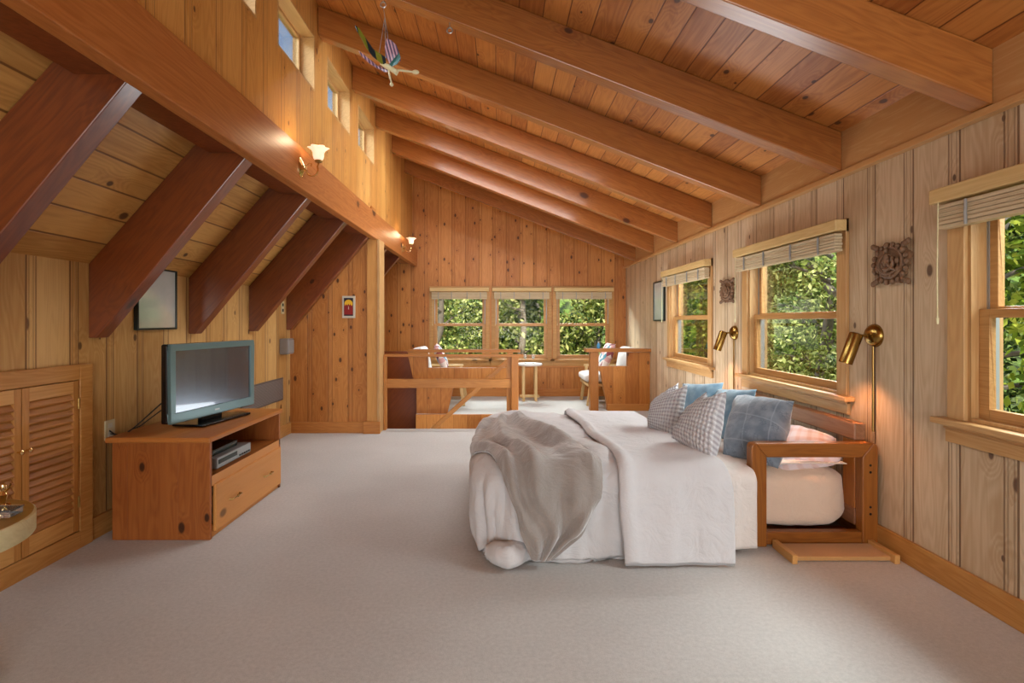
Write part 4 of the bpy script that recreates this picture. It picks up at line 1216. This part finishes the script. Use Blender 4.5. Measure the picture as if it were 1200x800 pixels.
def leaves_mesh(name, blobs, n, size, seed):
    r = np.random.default_rng(seed)
    cs = []
    per = n // len(blobs)
    for (bx, by, bz, br) in blobs:
        d = r.normal(size=(per, 3)); d /= np.linalg.norm(d, axis=1)[:, None]
        rad = br * r.uniform(.25, 1, per) ** .45
        p = d * rad[:, None] * np.array([1, 1, .8]) + np.array([bx, by, bz])
        cs.append(p)
    c = np.concatenate(cs); n = len(c)
    # clumping
    clump = r.normal(size=(n // 14 + 1, 3)) * size * 1.6
    c += clump[np.arange(n) // 14] + r.normal(size=(n, 3)) * size * .5
    a = r.normal(size=(n, 3)); a /= np.linalg.norm(a, axis=1)[:, None]
    b = r.normal(size=(n, 3)); b -= (a * b).sum(1)[:, None] * a; b /= np.linalg.norm(b, axis=1)[:, None]
    s = (size * r.uniform(.6, 1.3, n))[:, None]
    v = np.stack([c - a * s, c - b * s * .5, c + a * s, c + b * s * .5], 1).reshape(-1, 3)
    me = bpy.data.meshes.new(name)
    me.vertices.add(4 * n); me.vertices.foreach_set('co', v.ravel())
    me.loops.add(4 * n); me.loops.foreach_set('vertex_index', np.arange(4 * n, dtype=np.int32))
    me.polygons.add(n); me.polygons.foreach_set('loop_start', np.arange(n, dtype=np.int32) * 4)
    me.polygons.foreach_set('loop_total', np.full(n, 4, dtype=np.int32))
    me.update(); me.validate()
    return me
def make_tree(name, label, loc, hgt, spread, leafmat, barkmat, seed, n=5200, size=.085, group=None, lowest=.15, cat='tree'):
    r = random.Random(seed)
    t = thing(name, label, cat, loc, 0, group)
    m = MB(); bend = [(r.uniform(-.15, .15) * k, r.uniform(-.15, .15) * k) for k in range(6)]
    m.tube([(bend[k][0], bend[k][1], hgt * k / 5) for k in range(6)], [.12 * (1 - k / 6.5) + .02 for k in range(6)], 10)
    m.build('trunk', barkmat, t)
    m = MB(); blobs = []
    nb = 15
    for k in range(nb):
        z = hgt * (lowest + (1 - lowest) * (k + .5) / nb); a = r.uniform(0, 2 * PI)
        L = spread * (1.05 - .45 * (z / hgt)) * r.uniform(.55, 1)
        e = Vector((math.cos(a) * L, math.sin(a) * L, z + .25 * L))
        kk = min(4, int(z / hgt * 5)); b0 = Vector((bend[kk][0], bend[kk][1], z - .2))
        mid = (b0 + e) / 2 + Vector((r.uniform(-.1, .1), r.uniform(-.1, .1), r.uniform(-.1, .15)))
        m.tube([b0, mid, e], [.035, .022, .008], 6)
        for s in range(3):
            f = e + Vector((r.uniform(-.5, .5), r.uniform(-.5, .5), r.uniform(-.3, .4)))
            m.tube([mid, (mid + f) / 2 + Vector((0, 0, .06)), f], [.014, .01, .004], 5)
        blobs.append((e.x * .85, e.y * .85, e.z, spread * .42))
    m.build('branches', barkmat, t)
    me = leaves_mesh('foliage', blobs, n, size, seed + 100)
    me.materials.append(leafmat)
    o = bpy.data.objects.new('foliage', me); COL.objects.link(o); o.parent = t
    return t
GZ = -3.4
tr = [
 ('leafy tree with grey branches filling the middle side window, nearer one', 4.9, 7.9, 6.4, 1.5, 'leaf_a', 'bark', 19000, .042),
 ('leafy tree behind the first one outside the middle side window', 6.9, 11.6, 8.5, 2.0, 'leaf_b', 'bark', 9000, .09),
 ('bright yellow-green tree outside the farthest side window, nearer one', 4.6, 11.6, 6.0, 1.4, 'leaf_c', 'bark', 8000, .07),
 ('dark leafy tree outside the farthest side window, farther one', 5.9, 15.6, 8.5, 1.9, 'leaf_b', 'bark', 8000, .10),
 ('sunny green shrubby tree outside the nearest side window', 5.3, 5.1, 6.0, 1.4, 'leaf_c', 'bark', 9000, .065),
 ('olive green tree farther out from the nearest side window', 8.0, 8.2, 8.0, 1.9, 'leaf_b', 'bark', 7000, .09),
 ('dense dark green tree outside the left end wall window', -1.7, 13.2, 7.5, 1.6, 'leaf_a', 'bark', 14000, .06),
 ('pale trunked tree outside the left end wall window', -.2, 16.5, 9.0, 1.8, 'leaf_b', 'bark_pale', 8000, .10),
 ('leafy green tree outside the middle end wall window', .75, 13.6, 7.5, 1.4, 'leaf_a', 'bark_pale', 9000, .07),
 ('pale trunked tree farther out from the middle end wall window', 1.5, 18.0, 9.5, 2.0, 'leaf_b', 'bark_pale', 8000, .10),
 ('bright leafy tree outside the right end wall window', 2.6, 13.0, 7.0, 1.3, 'leaf_a', 'bark_pale', 8000, .07),
 ('slim pale trunked tree farther out from the right end wall window', 3.6, 17.2, 9.5, 1.9, 'leaf_a', 'bark_pale', 7000, .09),
]
for i, (lb, x, y, hg, spd, lm, bk, n, sz) in enumerate(tr):
    make_tree('garden_tree', lb, (x, y, GZ), hg, spd, M[lm], M[bk], 20 + i, n, sz, group='trees outside the windows')

# ------------------------------------------------------------------ lights
w = bpy.data.worlds.new('World'); scn.world = w; w.use_nodes = True
nt = w.node_tree; bg = nt.nodes['Background']
sky = nt.nodes.new('ShaderNodeTexSky'); sky.sky_type = 'NISHITA'; sky.sun_disc = False
sky.sun_elevation = math.radians(48); sky.sun_rotation = math.radians(200); sky.air_density = 1.2; sky.dust_density = 1
nt.links.new(sky.outputs[0], bg.inputs[0]); bg.inputs[1].default_value = .32
def sun(rot_to, e, col, ang=.02):
    d = bpy.data.lights.new('sun', 'SUN'); d.energy = e; d.color = col; d.angle = ang
    o = bpy.data.objects.new('sun', d); COL.objects.link(o); o.rotation_euler = Vector(rot_to).to_track_quat('-Z', 'Y').to_euler()
sun((-.10, 1, -1.15), 8.0, (1, .93, .80))
def area(loc, to, sx, sy, e, col):
    d = bpy.data.lights.new('area', 'AREA'); d.shape = 'RECTANGLE'; d.size = sx; d.size_y = sy; d.energy = e; d.color = col
    o = bpy.data.objects.new('area', d); COL.objects.link(o); o.location = loc
    o.rotation_euler = (Vector(to) - Vector(loc)).to_track_quat('-Z', 'Y').to_euler(); return o
area((.0, -5.2, 1.6), (0, 5, 1.4), 3.6, 2.4, 190, (.90, .97, 1.0))  # added fill light behind the camera, no real fixture
area((.3, -3.0, .5), (.3, 3.5, 3.4), 3.0, 1.2, 60, (.92, .97, 1.0))  # added low fill aimed up at the rafter undersides
for a, b in RW:
    area((3.5, (a + b) / 2, 2.75), (0.2, (a + b) / 2 - .4, .2), 1.6, 1.0, 190, (.90, .97, 1.0))  # added lamp outside each side window, standing in for daylight
for a, b in FW:
    area(((a + b) / 2, 10.1, 2.9), ((a + b) / 2, 6.4, .4), 1.0, 1.0, 160, (.90, .98, 1.0))  # unseen lamp added above each end window in place of sky light
area((-4.0, 3.6, 5.0), (2.2, 3.9, 1.0), 6.0, 1.0, 420, (.84, .93, 1.0))  # added lamp beyond the clerestory, cool daylight stand-in for the right wall
# added lamp hidden in the stairwell to brighten the far rafter undersides
area((-.55, 6.55, -.75), (-.4, 6.3, 4), 1.1, .7, 20, (.92, .97, 1.0))
# added upward fill hidden beyond the bed, imitating bounce off sunlit carpet
area((1.15, 5.3, .08), (.6, 5.0, 4), 1.5, 1.0, 40, (.92, .97, 1.0))

# added fill lights hidden behind the rafters to brighten the middle floor
for y, e in ((4.40, 24), (5.36, 28), (6.33, 32)):
    o = area((.1, y, CEIL(.1) - .04), (-.35, y + .1, 0), 2.2, .16, e, (.92, .97, 1.0))
    o.rotation_euler = (0, SLO, 0)

# ------------------------------------------------------------------ camera
cd = bpy.data.cameras.new('camera'); cd.sensor_width = 36; cd.lens = F / 1200 * 36
cd.shift_x = (600 - CX) / 1200; cd.shift_y = -(400 - CY) / 1200; cd.clip_start = .05
co = bpy.data.objects.new('camera', cd); COL.objects.link(co)
co.location = (0, 0, H); co.rotation_euler = (PI / 2, 0, 0); scn.camera = co

scn.view_settings.view_transform = 'Standard'
scn.view_settings.look = 'None'
scn.view_settings.exposure = .08
scn.cycles.use_denoising = True
scn.cycles.max_bounces = 8; scn.cycles.diffuse_bounces = 5; scn.cycles.transparent_max_bounces = 12
scn.cycles.sample_clamp_indirect = 6
